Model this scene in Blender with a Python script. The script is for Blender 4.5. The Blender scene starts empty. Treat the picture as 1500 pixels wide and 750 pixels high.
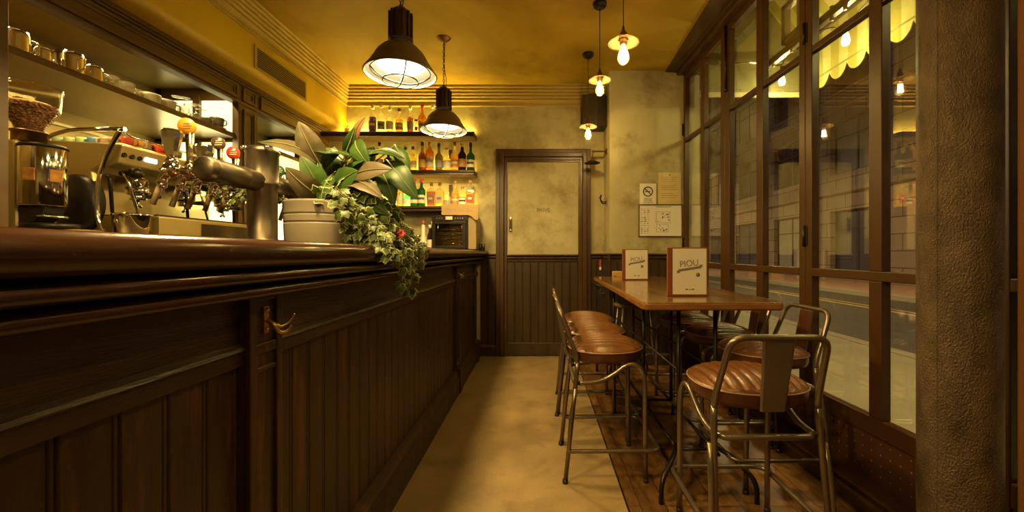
import bpy, math, random
from mathutils import Vector, Matrix
random.seed(7)
sc = bpy.context.scene
COL = bpy.data.collections.new('scene'); sc.collection.children.link(COL)
PI = math.pi
EYE = 1.15
def X(px, Y): return (px-790)/600*Y          # lateral position of something seen at px when it stands at depth Y
def Z(py, Y): return EYE+(371-py)/600*Y

# ------------------------------------------------------------------ mesh builder
class MB:
    def __init__(s): s.v=[]; s.f=[]; s.m=[]; s.s=[]
    def add(s, vs, fs, mi=0, sm=False):
        o=len(s.v); s.v+= [tuple(v) for v in vs]
        for f in fs: s.f.append(tuple(i+o for i in f)); s.m.append(mi); s.s.append(sm)
        return s
    def box(s, a, b, mi=0):
        x0,y0,z0=a; x1,y1,z1=b
        if x0>x1:x0,x1=x1,x0
        if y0>y1:y0,y1=y1,y0
        if z0>z1:z0,z1=z1,z0
        return s.add([(x0,y0,z0),(x1,y0,z0),(x1,y1,z0),(x0,y1,z0),(x0,y0,z1),(x1,y0,z1),(x1,y1,z1),(x0,y1,z1)],
            [(0,3,2,1),(4,5,6,7),(0,1,5,4),(1,2,6,5),(2,3,7,6),(3,0,4,7)],mi)
    def prism(s, poly, a, b, axis='y', mi=0, sm=False):
        # poly: 2D points; axis y -> (x,z), z -> (x,y), x -> (y,z)
        def P(p,t): return {'y':(p[0],t,p[1]),'z':(p[0],p[1],t),'x':(t,p[0],p[1])}[axis]
        n=len(poly); area=sum(poly[i][0]*poly[(i+1)%n][1]-poly[(i+1)%n][0]*poly[i][1] for i in range(n))
        if area<0: poly=poly[::-1]
        if a>b:a,b=b,a
        vs=[P(p,a) for p in poly]+[P(p,b) for p in poly]
        fs=[tuple(range(n-1,-1,-1)),tuple(range(n,2*n))]
        side=[(i,(i+1)%n,(i+1)%n+n,i+n) for i in range(n)]
        if axis=='y':
            fs=[f[::-1] for f in fs]; side=[f[::-1] for f in side]
        o=len(s.v); s.add(vs,fs,mi,False)
        for f in side: s.f.append(tuple(i+o for i in f)); s.m.append(mi); s.s.append(sm)
        return s
    def lathe(s, prof, c=(0,0,0), axis='z', n=24, mi=0, sm=True, cap=True, sx=1, sy=1, a0=0, a1=2*PI):
        full=abs(a1-a0-2*PI)<1e-6; m=n if full else n+1
        vs=[]
        for r,z in prof:
            for k in range(m):
                a=a0+(a1-a0)*k/n; x=r*math.cos(a)*sx; y=r*math.sin(a)*sy
                p={'z':(x,y,z),'y':(x,z,-y),'x':(z,x,y)}[axis]
                vs.append((p[0]+c[0],p[1]+c[1],p[2]+c[2]))
        fs=[]
        for i in range(len(prof)-1):
            for k in range(n):
                k2=(k+1)%m
                fs.append((i*m+k,i*m+k2,(i+1)*m+k2,(i+1)*m+k))
        s.add(vs,fs,mi,sm)
        if cap and full:
            o=len(s.v)-len(vs)
            for i,rev in ((0,True),(len(prof)-1,False)):
                if prof[i][0]>1e-5:
                    idx=[o+i*m+k for k in range(m)]
                    s.f.append(tuple(idx[::-1] if rev else idx)); s.m.append(mi); s.s.append(False)
        return s
    def cyl(s, c, r, h, axis='z', n=20, mi=0, r2=None):
        return s.lathe([(r,0),(r if r2 is None else r2,h)],c,axis,n,mi)
    def ball(s, c, r, n=16, mi=0, sc=(1,1,1)):
        k=n//2; vs=[];fs=[]
        for i in range(k+1):
            t=PI*i/k
            for j in range(n):
                a=2*PI*j/n
                vs.append((c[0]+r*math.sin(t)*math.cos(a)*sc[0],c[1]+r*math.sin(t)*math.sin(a)*sc[1],c[2]-r*math.cos(t)*sc[2]))
        for i in range(k):
            for j in range(n):
                fs.append((i*n+j,i*n+(j+1)%n,(i+1)*n+(j+1)%n,(i+1)*n+j))
        return s.add(vs,fs,mi,True)
    def tube(s, pts, r, n=10, closed=False, mi=0, rs=None):
        P=[Vector(p) for p in pts]; N=len(P)
        if N<2: return s
        T=[]
        for i in range(N):
            if closed: t=P[(i+1)%N]-P[(i-1)%N]
            elif i==0: t=P[1]-P[0]
            elif i==N-1: t=P[-1]-P[-2]
            else: t=(P[i+1]-P[i]).normalized()+(P[i]-P[i-1]).normalized()
            if t.length<1e-9: t=Vector((0,0,1))
            T.append(t.normalized())
        u=T[0].orthogonal().normalized(); vs=[]
        for i in range(N):
            if i:
                q=T[i-1].rotation_difference(T[i]); u=q@u
            u=(u-T[i]*u.dot(T[i])).normalized(); w=T[i].cross(u)
            rr=rs[i] if rs else r
            for k in range(n):
                a=2*PI*k/n; vs.append(P[i]+(u*math.cos(a)+w*math.sin(a))*rr)
        fs=[]
        for i in range(N if closed else N-1):
            j=(i+1)%N
            for k in range(n): fs.append((i*n+k,i*n+(k+1)%n,j*n+(k+1)%n,j*n+k))
        o=len(s.v); s.add(vs,fs,mi,True)
        if not closed:
            s.f.append(tuple(o+k for k in range(n))[::-1]); s.m.append(mi); s.s.append(False)
            s.f.append(tuple(o+(N-1)*n+k for k in range(n))); s.m.append(mi); s.s.append(False)
        return s
    def xf(s, M, start=0):
        for i in range(start,len(s.v)): s.v[i]=tuple(M@Vector(s.v[i]))
        return s

def fillet(pts, rad, n=5, closed=False):
    P=[Vector(p) for p in pts]; out=[]; N=len(P)
    for i in range(N):
        if not closed and i in (0,N-1): out.append(P[i]); continue
        a,b,c=P[i-1],P[i],P[(i+1)%N]
        d1=(a-b); d2=(c-b); l=min(rad,d1.length*.49,d2.length*.49)
        p=b+d1.normalized()*l; q=b+d2.normalized()*l
        for k in range(n+1):
            t=k/n; out.append(p*(1-t)**2+b*2*t*(1-t)+q*t*t)
    return out
def spline(pts, n=8):
    P=[Vector(p) for p in pts]; out=[]
    for i in range(len(P)-1):
        p0=P[max(i-1,0)];p1=P[i];p2=P[i+1];p3=P[min(i+2,len(P)-1)]
        for k in range(n):
            t=k/n
            out.append(.5*((2*p1)+(p2-p0)*t+(2*p0-5*p1+4*p2-p3)*t*t+(3*p1-p0-3*p2+p3)*t**3))
    out.append(P[-1]); return out

ORG={}
def ob(name, mb, mat, parent=None, org=(0,0,0), bevel=0, seg=2, rot=0, sub=0):
    me=bpy.data.meshes.new(name)
    o0=ORG[parent.name] if parent is not None else Vector(org)
    if parent is None and rot: pass
    me.from_pydata([(v[0]-o0[0],v[1]-o0[1],v[2]-o0[2]) for v in mb.v],[],mb.f)
    for p,mi,sm in zip(me.polygons,mb.m,mb.s): p.material_index=mi; p.use_smooth=sm
    me.update()
    o=bpy.data.objects.new(name,me); COL.objects.link(o)
    for m in (mat if isinstance(mat,(list,tuple)) else [mat]): me.materials.append(m)
    if parent is not None: o.parent=parent
    else: o.location=o0
    ORG[o.name]=Vector(o0)
    if bevel:
        b=o.modifiers.new('b','BEVEL'); b.width=bevel; b.segments=seg; b.limit_method='ANGLE'; b.angle_limit=math.radians(40)
    return o
def tag(o,label=None,cat=None,group=None,kind=None):
    if label:o['label']=label
    if cat:o['category']=cat
    if group:o['group']=group
    if kind:o['kind']=kind
    return o
def empty(name,loc,label,cat,group=None,rz=0):
    o=bpy.data.objects.new(name,None); COL.objects.link(o); o.location=loc; o.rotation_euler.z=rz
    o.empty_display_size=.05; ORG[o.name]=Vector(loc)
    return tag(o,label,cat,group)
def struct(name,mb,mat,parent=None,**k):
    o=ob(name,mb,mat,parent,**k)
    if parent is None: o['kind']='structure'
    return o
def copy_tree(o,parent=None):
    kids=[c for c in COL.objects if c.parent==o]
    c=o.copy(); COL.objects.link(c); c.parent=parent
    ORG[c.name]=ORG[o.name]
    for k in kids: copy_tree(k,c)
    return c
def clone(root,loc,label,rz=None,scale=None,group=None):
    c=copy_tree(root); c.location=loc; c['label']=label
    if rz is not None: c.rotation_euler.z=rz
    if scale: c.scale=scale
    if group: c['group']=group
    return c
def text(name,s,size,loc,rot,mat,parent,ext=.0006,align='CENTER',sx=1):
    cu=bpy.data.curves.new(name,'FONT'); cu.body=s; cu.size=size; cu.extrude=ext; cu.align_x=align; cu.align_y='CENTER'
    t=bpy.data.objects.new('tmp',cu); COL.objects.link(t)
    dg=bpy.context.evaluated_depsgraph_get()
    me=bpy.data.meshes.new_from_object(t.evaluated_get(dg))
    bpy.data.objects.remove(t); me.name=name
    o=bpy.data.objects.new(name,me); COL.objects.link(o)
    me.materials.clear(); me.materials.append(mat)
    R=Matrix.Translation(Vector(loc)-ORG[parent.name])@rot.to_4x4()@Matrix.Diagonal((sx,1,1,1))
    me.transform(R)
    o.parent=parent; ORG[o.name]=ORG[parent.name]
    return o
def RX(a): return Matrix.Rotation(a,3,'X')
def RY(a): return Matrix.Rotation(a,3,'Y')
def RZ(a): return Matrix.Rotation(a,3,'Z')
FACE_CAM=RX(PI/2)           # text that reads from -Y
FACE_PX=RZ(PI/2)@RX(PI/2)   # text that reads from +X

# ------------------------------------------------------------------ materials
def _nt(name):
    m=bpy.data.materials.new(name); m.use_nodes=True; nt=m.node_tree
    for n in list(nt.nodes): nt.nodes.remove(n)
    out=nt.nodes.new('ShaderNodeOutputMaterial'); return m,nt,out
def c4(c): return (c[0],c[1],c[2],1)
def mat(name,c1,c2=None,scale=6,detail=6,rough=.5,metal=0,bump=0,bscale=None,stretch=(1,1,1),lo=.35,hi=.65,
        c3=None,s3=2,lo3=.55,hi3=.7,coat=0,spec=.5,rough2=None,emis=None,es=0,trans=0,distort=0,sheen=0,alpha=None):
    m,nt,out=_nt(name); N=nt.nodes.new; L=nt.links.new
    b=N('ShaderNodeBsdfPrincipled'); L(b.outputs[0],out.inputs[0])
    b.inputs['Roughness'].default_value=rough; b.inputs['Metallic'].default_value=metal
    b.inputs['Specular IOR Level'].default_value=spec
    if coat: b.inputs['Coat Weight'].default_value=coat; b.inputs['Coat Roughness'].default_value=.12
    if trans: b.inputs['Transmission Weight'].default_value=trans
    if emis: b.inputs['Emission Color'].default_value=c4(emis); b.inputs['Emission Strength'].default_value=es
    b.inputs['Base Color'].default_value=c4(c1)
    if c2 or bump:
        tc=N('ShaderNodeTexCoord'); mp=N('ShaderNodeMapping'); mp.inputs['Scale'].default_value=stretch
        L(tc.outputs['Object'],mp.inputs[0])
        nz=N('ShaderNodeTexNoise'); nz.inputs['Scale'].default_value=scale; nz.inputs['Detail'].default_value=detail
        nz.inputs['Roughness'].default_value=.6; nz.inputs['Distortion'].default_value=distort
        L(mp.outputs[0],nz.inputs['Vector'])
        if c2:
            r=N('ShaderNodeValToRGB'); r.color_ramp.elements[0].position=lo; r.color_ramp.elements[1].position=hi
            r.color_ramp.elements[0].color=c4(c1); r.color_ramp.elements[1].color=c4(c2)
            L(nz.outputs[0],r.inputs[0]); col=r.outputs[0]
            if c3:
                n3=N('ShaderNodeTexNoise'); n3.inputs['Scale'].default_value=s3; n3.inputs['Detail'].default_value=8; n3.inputs['Roughness'].default_value=.7
                L(mp.outputs[0],n3.inputs['Vector'])
                r3=N('ShaderNodeValToRGB'); r3.color_ramp.elements[0].position=lo3; r3.color_ramp.elements[1].position=hi3
                L(n3.outputs[0],r3.inputs[0])
                mx=N('ShaderNodeMix'); mx.data_type='RGBA'; L(r3.outputs[0],mx.inputs[0]); L(col,mx.inputs[6]); mx.inputs[7].default_value=c4(c3); col=mx.outputs[2]
            L(col,b.inputs['Base Color'])
        if rough2 is not None:
            rr=N('ShaderNodeMapRange'); rr.inputs[3].default_value=rough; rr.inputs[4].default_value=rough2; rr.inputs[1].default_value=.3; rr.inputs[2].default_value=.7
            L(nz.outputs[0],rr.inputs[0]); L(rr.outputs[0],b.inputs['Roughness'])
        if bump:
            nb=N('ShaderNodeTexNoise'); nb.inputs['Scale'].default_value=bscale or scale*3; nb.inputs['Detail'].default_value=5
            L(mp.outputs[0],nb.inputs['Vector'])
            bp=N('ShaderNodeBump'); bp.inputs['Strength'].default_value=bump; bp.inputs['Distance'].default_value=.01
            L(nb.outputs[0],bp.inputs['Height']); L(bp.outputs[0],b.inputs['Normal'])
    return m
def emit(name,c,s):
    m,nt,out=_nt(name); e=nt.nodes.new('ShaderNodeEmission'); e.inputs[0].default_value=c4(c); e.inputs[1].default_value=s
    nt.links.new(e.outputs[0],out.inputs[0]); return m
def glass(name,tint=(1,1,1),ior=1.5,rough=0.0,body=None,bw=0.0):
    # clear or tinted thin glass: fresnel reflection over see-through colour, with an optional share of milky body
    m,nt,out=_nt(name); N=nt.nodes.new; L=nt.links.new
    t=N('ShaderNodeBsdfTransparent'); t.inputs[0].default_value=c4(tint)
    g=N('ShaderNodeBsdfGlossy'); g.inputs['Roughness'].default_value=rough
    lw=N('ShaderNodeLayerWeight'); lw.inputs[0].default_value=.5
    pw=N('ShaderNodeMath'); pw.operation='POWER'; L(lw.outputs['Facing'],pw.inputs[0]); pw.inputs[1].default_value=4.0
    f=N('ShaderNodeMath'); f.operation='MULTIPLY_ADD'; L(pw.outputs[0],f.inputs[0]); r0=((ior-1)/(ior+1))**2; f.inputs[1].default_value=1-r0; f.inputs[2].default_value=r0
    last=t.outputs[0]
    if bw:
        d=N('ShaderNodeBsdfTranslucent'); d.inputs[0].default_value=c4(body or tint)
        d2=N('ShaderNodeBsdfDiffuse'); d2.inputs[0].default_value=c4(body or tint)
        a=N('ShaderNodeMixShader'); a.inputs[0].default_value=.35; L(d.outputs[0],a.inputs[1]); L(d2.outputs[0],a.inputs[2])
        b=N('ShaderNodeMixShader'); b.inputs[0].default_value=bw; L(last,b.inputs[1]); L(a.outputs[0],b.inputs[2]); last=b.outputs[0]
    x=N('ShaderNodeMixShader'); L(f.outputs[0],x.inputs[0]); L(last,x.inputs[1]); L(g.outputs[0],x.inputs[2]); L(x.outputs[0],out.inputs[0])
    return m

plaster=mat('plaster',(.33,.29,.15),(.46,.41,.235),scale=1.9,detail=10,rough=.75,bump=.35,bscale=18,lo=.3,hi=.7,c3=(.19,.135,.045),s3=2.3,lo3=.50,hi3=.72,distort=.6)
goldceil=mat('gold_ceiling',(.32,.21,.012),(.48,.33,.03),scale=1.3,detail=9,rough=.6,lo=.3,hi=.7,c3=(.21,.135,.012),s3=1.1,lo3=.52,hi3=.75,distort=.8,bump=.06,bscale=10)
goldtrim=mat('gold_trim',(.38,.27,.06),(.44,.32,.08),scale=3,rough=.45)
goldwall=mat('gold_wall',(.50,.34,.008),(.58,.40,.014),scale=1.4,detail=8,rough=.6,lo=.3,hi=.7)
concrete=mat('tan_concrete',(.195,.13,.055),(.30,.205,.09),scale=3.2,detail=9,rough=.38,rough2=.5,lo=.3,hi=.7,c3=(.15,.095,.038),s3=5,lo3=.52,hi3=.75,bump=.12,bscale=60)
dwood=mat('dark_stained_wood',(.026,.011,.0035),(.048,.022,.007),scale=3,detail=8,rough=.36,rough2=.5,stretch=(6,6,.7),c3=(.17,.055,.013),s3=2.4,lo3=.55,hi3=.74,bump=.10,bscale=30,lo=.3,hi=.7)
dwoodh=mat('dark_stained_wood_along',(.022,.010,.004),(.042,.019,.007),scale=3,detail=8,rough=.3,rough2=.45,stretch=(8,.7,8),c3=(.13,.045,.014),s3=3,lo3=.64,hi3=.8,bump=.2,bscale=30,lo=.3,hi=.7)
varnish=mat('varnished_bar_wood',(.028,.008,.0025),(.055,.018,.005),scale=2.5,detail=8,rough=.15,rough2=.28,stretch=(8,.9,8),lo=.3,hi=.7,c3=(.20,.11,.05),s3=14,lo3=.68,hi3=.72,bump=.05,bscale=30,coat=.25)
wainwood=mat('brown_panelling',(.026,.014,.005),(.05,.028,.010),scale=2.6,detail=8,rough=.42,stretch=(6,6,.6),lo=.3,hi=.7,c3=(.09,.045,.015),s3=2,lo3=.60,hi3=.78,bump=.12,bscale=24)
framewood=mat('chestnut_frame',(.045,.020,.006),(.072,.034,.010),scale=3,detail=6,rough=.35,stretch=(4,4,.6),lo=.3,hi=.7)
cabwood=mat('cabinet_wood',(.085,.045,.014),(.125,.07,.022),scale=3,detail=6,rough=.38,stretch=(4,.8,4),lo=.3,hi=.7)
winframe=mat('painted_window_frame',(.056,.023,.004),(.070,.030,.006),scale=3,rough=.38,spec=.4)
blackm=mat('black_plastic',(.012,.010,.009),(.02,.016,.013),scale=8,rough=.35)
blackmet=mat('black_metal',(.018,.014,.011),(.03,.024,.018),scale=8,rough=.35,metal=.6)
chrome=mat('chrome',(.86,.82,.74),(.78,.74,.66),scale=3,rough=.07,metal=1)
steel=mat('brushed_steel',(.55,.47,.30),(.65,.57,.38),scale=4,stretch=(1,1,14),rough=.26,metal=1)
satin=mat('warm_satin_steel',(.50,.38,.15),(.58,.46,.2),scale=3,rough=.34,metal=.75)
agedmet=mat('aged_bronze_tube',(.30,.25,.18),(.12,.09,.06),scale=5,detail=9,rough=.30,rough2=.45,metal=1,lo=.35,hi=.7,bump=.05,stretch=(1,1,.5))
gun=mat('gunmetal_tube',(.19,.145,.10),(.25,.195,.14),scale=6,rough=.28,metal=.75)
gunsplat=mat('gunmetal_plate',(.22,.18,.13),(.28,.23,.17),scale=3,rough=.4,metal=.8)
brass=mat('brass',(.42,.26,.10),(.6,.4,.17),scale=10,rough=.28,metal=1)
oldbrass=mat('tarnished_brass',(.22,.13,.06),(.34,.21,.1),scale=10,rough=.35,metal=1)
leather=mat('worn_brown_leather',(.10,.036,.011),(.17,.068,.02),scale=4,detail=6,rough=.20,rough2=.30,lo=.3,hi=.7,bump=.12,bscale=90)
leatherside=mat('dark_red_leather',(.065,.02,.008),(.10,.034,.013),scale=9,rough=.33,bump=.1,bscale=60)  # side tone darkened to carry the shade between seats
piping=mat('leather_piping',(.30,.17,.09),rough=.4)
tablewood=mat('varnished_table_wood',(.13,.062,.016),(.20,.10,.026),scale=2.6,detail=8,rough=.10,rough2=.18,stretch=(9,.8,9),lo=.3,hi=.7,coat=.4,bump=.05,bscale=20)
tableedge=mat('table_edge_wood',(.20,.075,.022),(.28,.12,.035),scale=3,rough=.22,stretch=(2,2,9))
white=mat('white_enamel',(.62,.60,.50),rough=.35)
paper=mat('paper',(.72,.66,.55),(.76,.70,.6),scale=2,rough=.35)
paperw=mat('white_paper',(.78,.75,.66),rough=.5)
ink=mat('dark_ink',(.06,.045,.04),rough=.6)
inkg=mat('grey_ink',(.2,.16,.13),rough=.6)
redink=mat('red_ink',(.45,.06,.04),rough=.6)
menuleather=mat('brown_menu_leather',(.19,.05,.018),(.25,.075,.028),scale=14,rough=.4,bump=.2,bscale=80)
menudark=mat('dark_menu_edge',(.07,.03,.018),rough=.4)
terr=mat('ceramic_planter',(.27,.225,.155),(.29,.245,.17),scale=5,rough=.5)
soil=mat('soil',(.03,.018,.01),(.06,.035,.02),scale=60,rough=.95,bump=.6)
leafg=mat('glossy_green_leaf',(.025,.06,.008),(.055,.115,.015),scale=12,rough=.42,spec=.35)
leafb=mat('grey_green_leaf_back',(.10,.078,.04),(.15,.115,.06),scale=14,rough=.38,c3=(.055,.07,.02),s3=5,lo3=.5)
leafr=mat('bronze_young_leaf',(.20,.09,.035),(.28,.14,.06),scale=12,rough=.4)
rib=mat('pale_leaf_rib',(.20,.19,.07),rough=.5)
ivyg=mat('ivy_green',(.028,.062,.008),(.095,.14,.026),scale=45,rough=.45)
ivyc=mat('ivy_cream',(.30,.32,.11),(.44,.44,.19),scale=20,rough=.5)
stemm=mat('plant_stem',(.10,.09,.03),(.16,.10,.04),scale=20,rough=.6)
pillarm=mat('rough_painted_iron',(.060,.037,.017),(.17,.11,.06),scale=14,detail=10,rough=.34,rough2=.5,metal=.2,bump=.95,bscale=240,stretch=(1,1,.6),lo=.3,hi=.7)
shade=mat('olive_brown_enamel',(.085,.055,.022),(.12,.08,.035),scale=3,rough=.38,metal=.3)
bulbw=emit('lit_bulb_white',(1,.88,.55),3.2)
filament=emit('lit_filament',(1,.78,.38),60)
bulbglow=emit('lit_vintage_bulb',(1,.84,.5),45)
clear=glass('clear_glass',(.97,.97,.93),1.45)
bulbglass=glass('amber_bulb_glass',(1,.93,.72),1.35,body=(1,.8,.4),bw=.08)
shadeglass=glass('amber_glass_shade',(.92,.84,.66),1.7,rough=.05,body=(.62,.50,.30),bw=.30)
winglass=glass('window_glass',(.93,.92,.86),2.35)
lit=emit('backlit_panel',(1,.93,.42),.85)
ledm=emit('led_strip',(1,.66,.12),12)
# ================================================================== THE SETTING
WR=.03      # the window wall runs very slightly off the bar's line
def WX(Y): return 1.61-WR*Y
struct('floor', MB().box((-3.2,-2.2,-.12),(.40,4.62,0)), concrete)
# parquet
m,nt,out=_nt('worn_wood_boards'); N=nt.nodes.new; L=nt.links.new
b=N('ShaderNodeBsdfPrincipled'); L(b.outputs[0],out.inputs[0]); tc=N('ShaderNodeTexCoord'); mp=N('ShaderNodeMapping'); mp.inputs['Rotation'].default_value=(0,0,PI/2)
L(tc.outputs['Object'],mp.inputs[0])
br=N('ShaderNodeTexBrick'); L(mp.outputs[0],br.inputs[0]); br.inputs['Scale'].default_value=1; br.inputs['Brick Width'].default_value=.62; br.inputs['Row Height'].default_value=.115
br.inputs['Mortar Size'].default_value=.0022; br.inputs['Color1'].default_value=(.12,.058,.018,1); br.inputs['Color2'].default_value=(.215,.11,.036,1); br.inputs['Mortar'].default_value=(.03,.015,.008,1); br.inputs['Bias'].default_value=-.1
nz=N('ShaderNodeTexNoise'); nz.inputs['Scale'].default_value=7; nz.inputs['Detail'].default_value=12; nz.inputs['Roughness'].default_value=.8
m2=N('ShaderNodeMapping'); m2.inputs['Scale'].default_value=(3,1,1); L(tc.outputs['Object'],m2.inputs[0]); L(m2.outputs[0],nz.inputs[0])
rp=N('ShaderNodeValToRGB'); rp.color_ramp.elements[0].position=.35; rp.color_ramp.elements[1].position=.72; rp.color_ramp.elements[0].color=(.34,.29,.2,1); rp.color_ramp.elements[1].color=(1.5,1.4,1.15,1)
L(nz.outputs[0],rp.inputs[0]); mx=N('ShaderNodeMix'); mx.data_type='RGBA'; mx.blend_type='MULTIPLY'; mx.inputs[0].default_value=1; L(br.outputs[0],mx.inputs[6]); L(rp.outputs[0],mx.inputs[7]); L(mx.outputs[2],b.inputs['Base Color'])
b.inputs['Roughness'].default_value=.38; bp=N('ShaderNodeBump'); bp.inputs['Strength'].default_value=.3; bp.inputs['Distance'].default_value=.006; L(nz.outputs[0],bp.inputs['Height']); L(bp.outputs[0],b.inputs['Normal'])
boards=m
struct('floor_boards', MB().prism([(.40,-2.2),(1.66,-2.2),(1.50,4.62),(.40,4.62)],-.12,.0005,'z'), boards)
struct('trim_1', MB().box((.396,-2.2,-.01),(.404,4.2,.002)), blackmet)
# ceiling: gold plaster up to a dark board along the window
def SX(Y): return 1.265+.03*(Y-3.04)
struct('ceiling', MB().prism([(-2.2,-2.2),(SX(-2.2),-2.2),(SX(4.62),4.62),(-2.2,4.62)],3.03,3.15,'z'), goldceil)
struct('trim_2', MB().prism([(SX(-2.2),-2.2),(1.80,-2.2),(1.60,4.62),(SX(4.62),4.62)],3.015,3.15,'z'), framewood)
mw=MB()
for (d,z0,z1) in ((-.10,2.995,3.015),(-.07,2.965,3.0),(-.02,2.985,3.0)):
    mw.prism([(WX(-2.2)+d,-2.2),(WX(-2.2)+.06,-2.2),(WX(4.22)+.06,4.22),(WX(4.22)+d,4.22)],z0+.015,z1+.015,'z')
struct('trim_3', mw, framewood, bevel=.004)
struct('wall_back', MB().box((-3.2,4.6,0),(1.80,4.75,3.15)), plaster)
struct('wall_pier', MB().box((.725,4.22,0),(1.60,4.6,3.03)), plaster)
struct('wall_front', MB().box((-3.2,-2.3,0),(1.9,-2.2,3.15)), plaster)
struct('wall_left', MB().box((-3.2,-2.2,0),(-3.1,4.6,3.15)), plaster)
# bulkhead over the back bar with a rounded lower edge
pb=[(-3.1,3.03),(-2.16,3.03),(-2.16,2.56)]+[(-2.16-.05*(1-math.cos(a)),2.56-.045*math.sin(a)) for a in [PI/2*k/6 for k in range(1,7)]]+[(-3.1,2.515)]
struct('wall_bulkhead', MB().prism(pb,-2.2,4.6,'y',sm=True), goldwall)
# cornices
def cprof(n=5):
    pts=[(0,2.795),(.010,2.795),(.014,2.803),(.010,2.811),(.006,2.812),(.006,2.835),(.010,2.845)]
    z=2.85; p=.012
    for k in range(n):
        for t in range(5):
            a=PI*t/4; pts.append((p+.006*k+.010*math.sin(a), z+.030*t/4))
        z+=.034; p+=.001
    pts+= [(.055,3.03),(0,3.03)]
    return pts
struct('trim_4', MB().prism([(-2.16+a,z) for a,z in cprof()],-2.2,4.6,'y'), goldtrim)
struct('trim_5', MB().prism([(4.6-a,z) for a,z in cprof()],-2.16,.725,'x'), goldtrim)
# dado rail, beadboard and skirting on the back wall and pier
def beadboard(mb, a, b, z0, z1, y, step=.088, axis='x', d=.012):
    """tongue-and-groove boarding; outward is -y for axis x, +x for axis y"""
    n=max(1,round((b-a)/step)); w=(b-a)/n; poly=[]
    g=.004; bd=.010
    for k in range(n):
        s=a+k*w
        poly+=[(s,d-.006),(s+g,d),(s+w-g-bd,d),(s+w-g-bd+.002,d-.004),(s+w-g-bd+.005,d),(s+w-g,d),(s+w,d-.006)]
    poly+=[(b,0),(a,0)]
    if axis=='x': mb.prism([(p,y-q) for p,q in poly],z0,z1,'z')
    else: mb.prism([(y+q,p) for p,q in poly],z0,z1,'z')
    return mb
def dado(mb, a, b, y, z=1.06):
    pr=[(0,z),(.012,z),(.012,z+.028),(.022,z+.034),(.030,z+.046),(.022,z+.056),(.016,z+.060),(.030,z+.068),(.036,z+.078),(.030,z+.088),(0,z+.088)]
    return mb.prism([(y-p,q) for p,q in pr],a,b,'x')
for i,(a,b_,y) in enumerate(((-.66,.0-.485+.0,4.6),(.575,.725,4.6),(.725,1.483,4.22))):
    w=beadboard(MB(),a,b_,.12,1.06,y)
    struct('trim_%d'%(6+i*3), w, wainwood)
    struct('trim_%d'%(7+i*3), dado(MB(),a,b_,y), dwood)
    struct('trim_%d'%(8+i*3), MB().prism([(y,0),(y-.025,0),(y-.025,.10),(y-.015,.125),(y,.125)],a,b_,'x'), wainwood)
sp_=MB().box((.713,4.19,.12),(.7255,4.6,1.06)); 
for k in range(4): sp_.box((.711,4.20+k*.1,.12),(.7135,4.285+k*.1,1.06))
struct('trim_17', sp_, wainwood)
struct('trim_18', MB().prism([(.725-p,q) for p,q in [(0,1.06),(.012,1.06),(.012,1.088),(.022,1.094),(.030,1.106),(.022,1.116),(.016,1.12),(.030,1.128),(.036,1.138),(.030,1.148),(0,1.148)]],4.185,4.6,'y').box((.700,4.195,0),(.725,4.6,.12)), dwood)
# the door
d=MB(); zt=2.315
for (o_,w_,dep) in ((0,.045,.035),(.045,.045,.055),(.09,.035,.03)):
    x0=-.485+o_; x1=.575-o_
    d.box((x0,4.6-dep,0),(x0+w_,4.6,zt-o_)); d.box((x1-w_,4.6-dep,0),(x1,4.6,zt-o_)); d.box((x0+w_,4.6-dep,zt-o_-w_),(x1-w_,4.6,zt-o_))
door=struct('door_1', d, framewood, bevel=.005)
x0,x1=-.36,.455; y=4.585
ob('upper_panel', MB().box((x0,4.588,1.13),(x1,4.6,2.19)), plaster, door)
ob('panel_moulding', MB().box((x0,4.575,2.17),(x1,4.6,2.19)).box((x1-.02,4.575,.12),(x1,4.6,2.17)), framewood, door, bevel=.003)
ob('lower_boards', beadboard(MB(),x0,x1-.02,.15,1.06,4.6,step=.087), wainwood, door)
ob('rail', dado(MB(),x0,x1-.02,4.6,1.05), dwood, door)
ob('kick_rail', MB().box((x0,4.57,.01),(x1-.02,4.6,.15)), wainwood, door, bevel=.004)
hp=MB().box((-.338,4.572,1.39),(-.305,4.59,1.56)); hb=ob('handle_plate', hp, steel, door, bevel=.012, seg=4)
ob('handle_recess', MB().box((-.330,4.568,1.42),(-.313,4.574,1.53)), blackm, hb, bevel=.004)
text('door_lettering','PRIVÉ',.062,(.045,4.586,1.63),FACE_CAM,mat('sign_gold_grey',(.17,.14,.075),rough=.4,metal=.4),door,.003)

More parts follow.
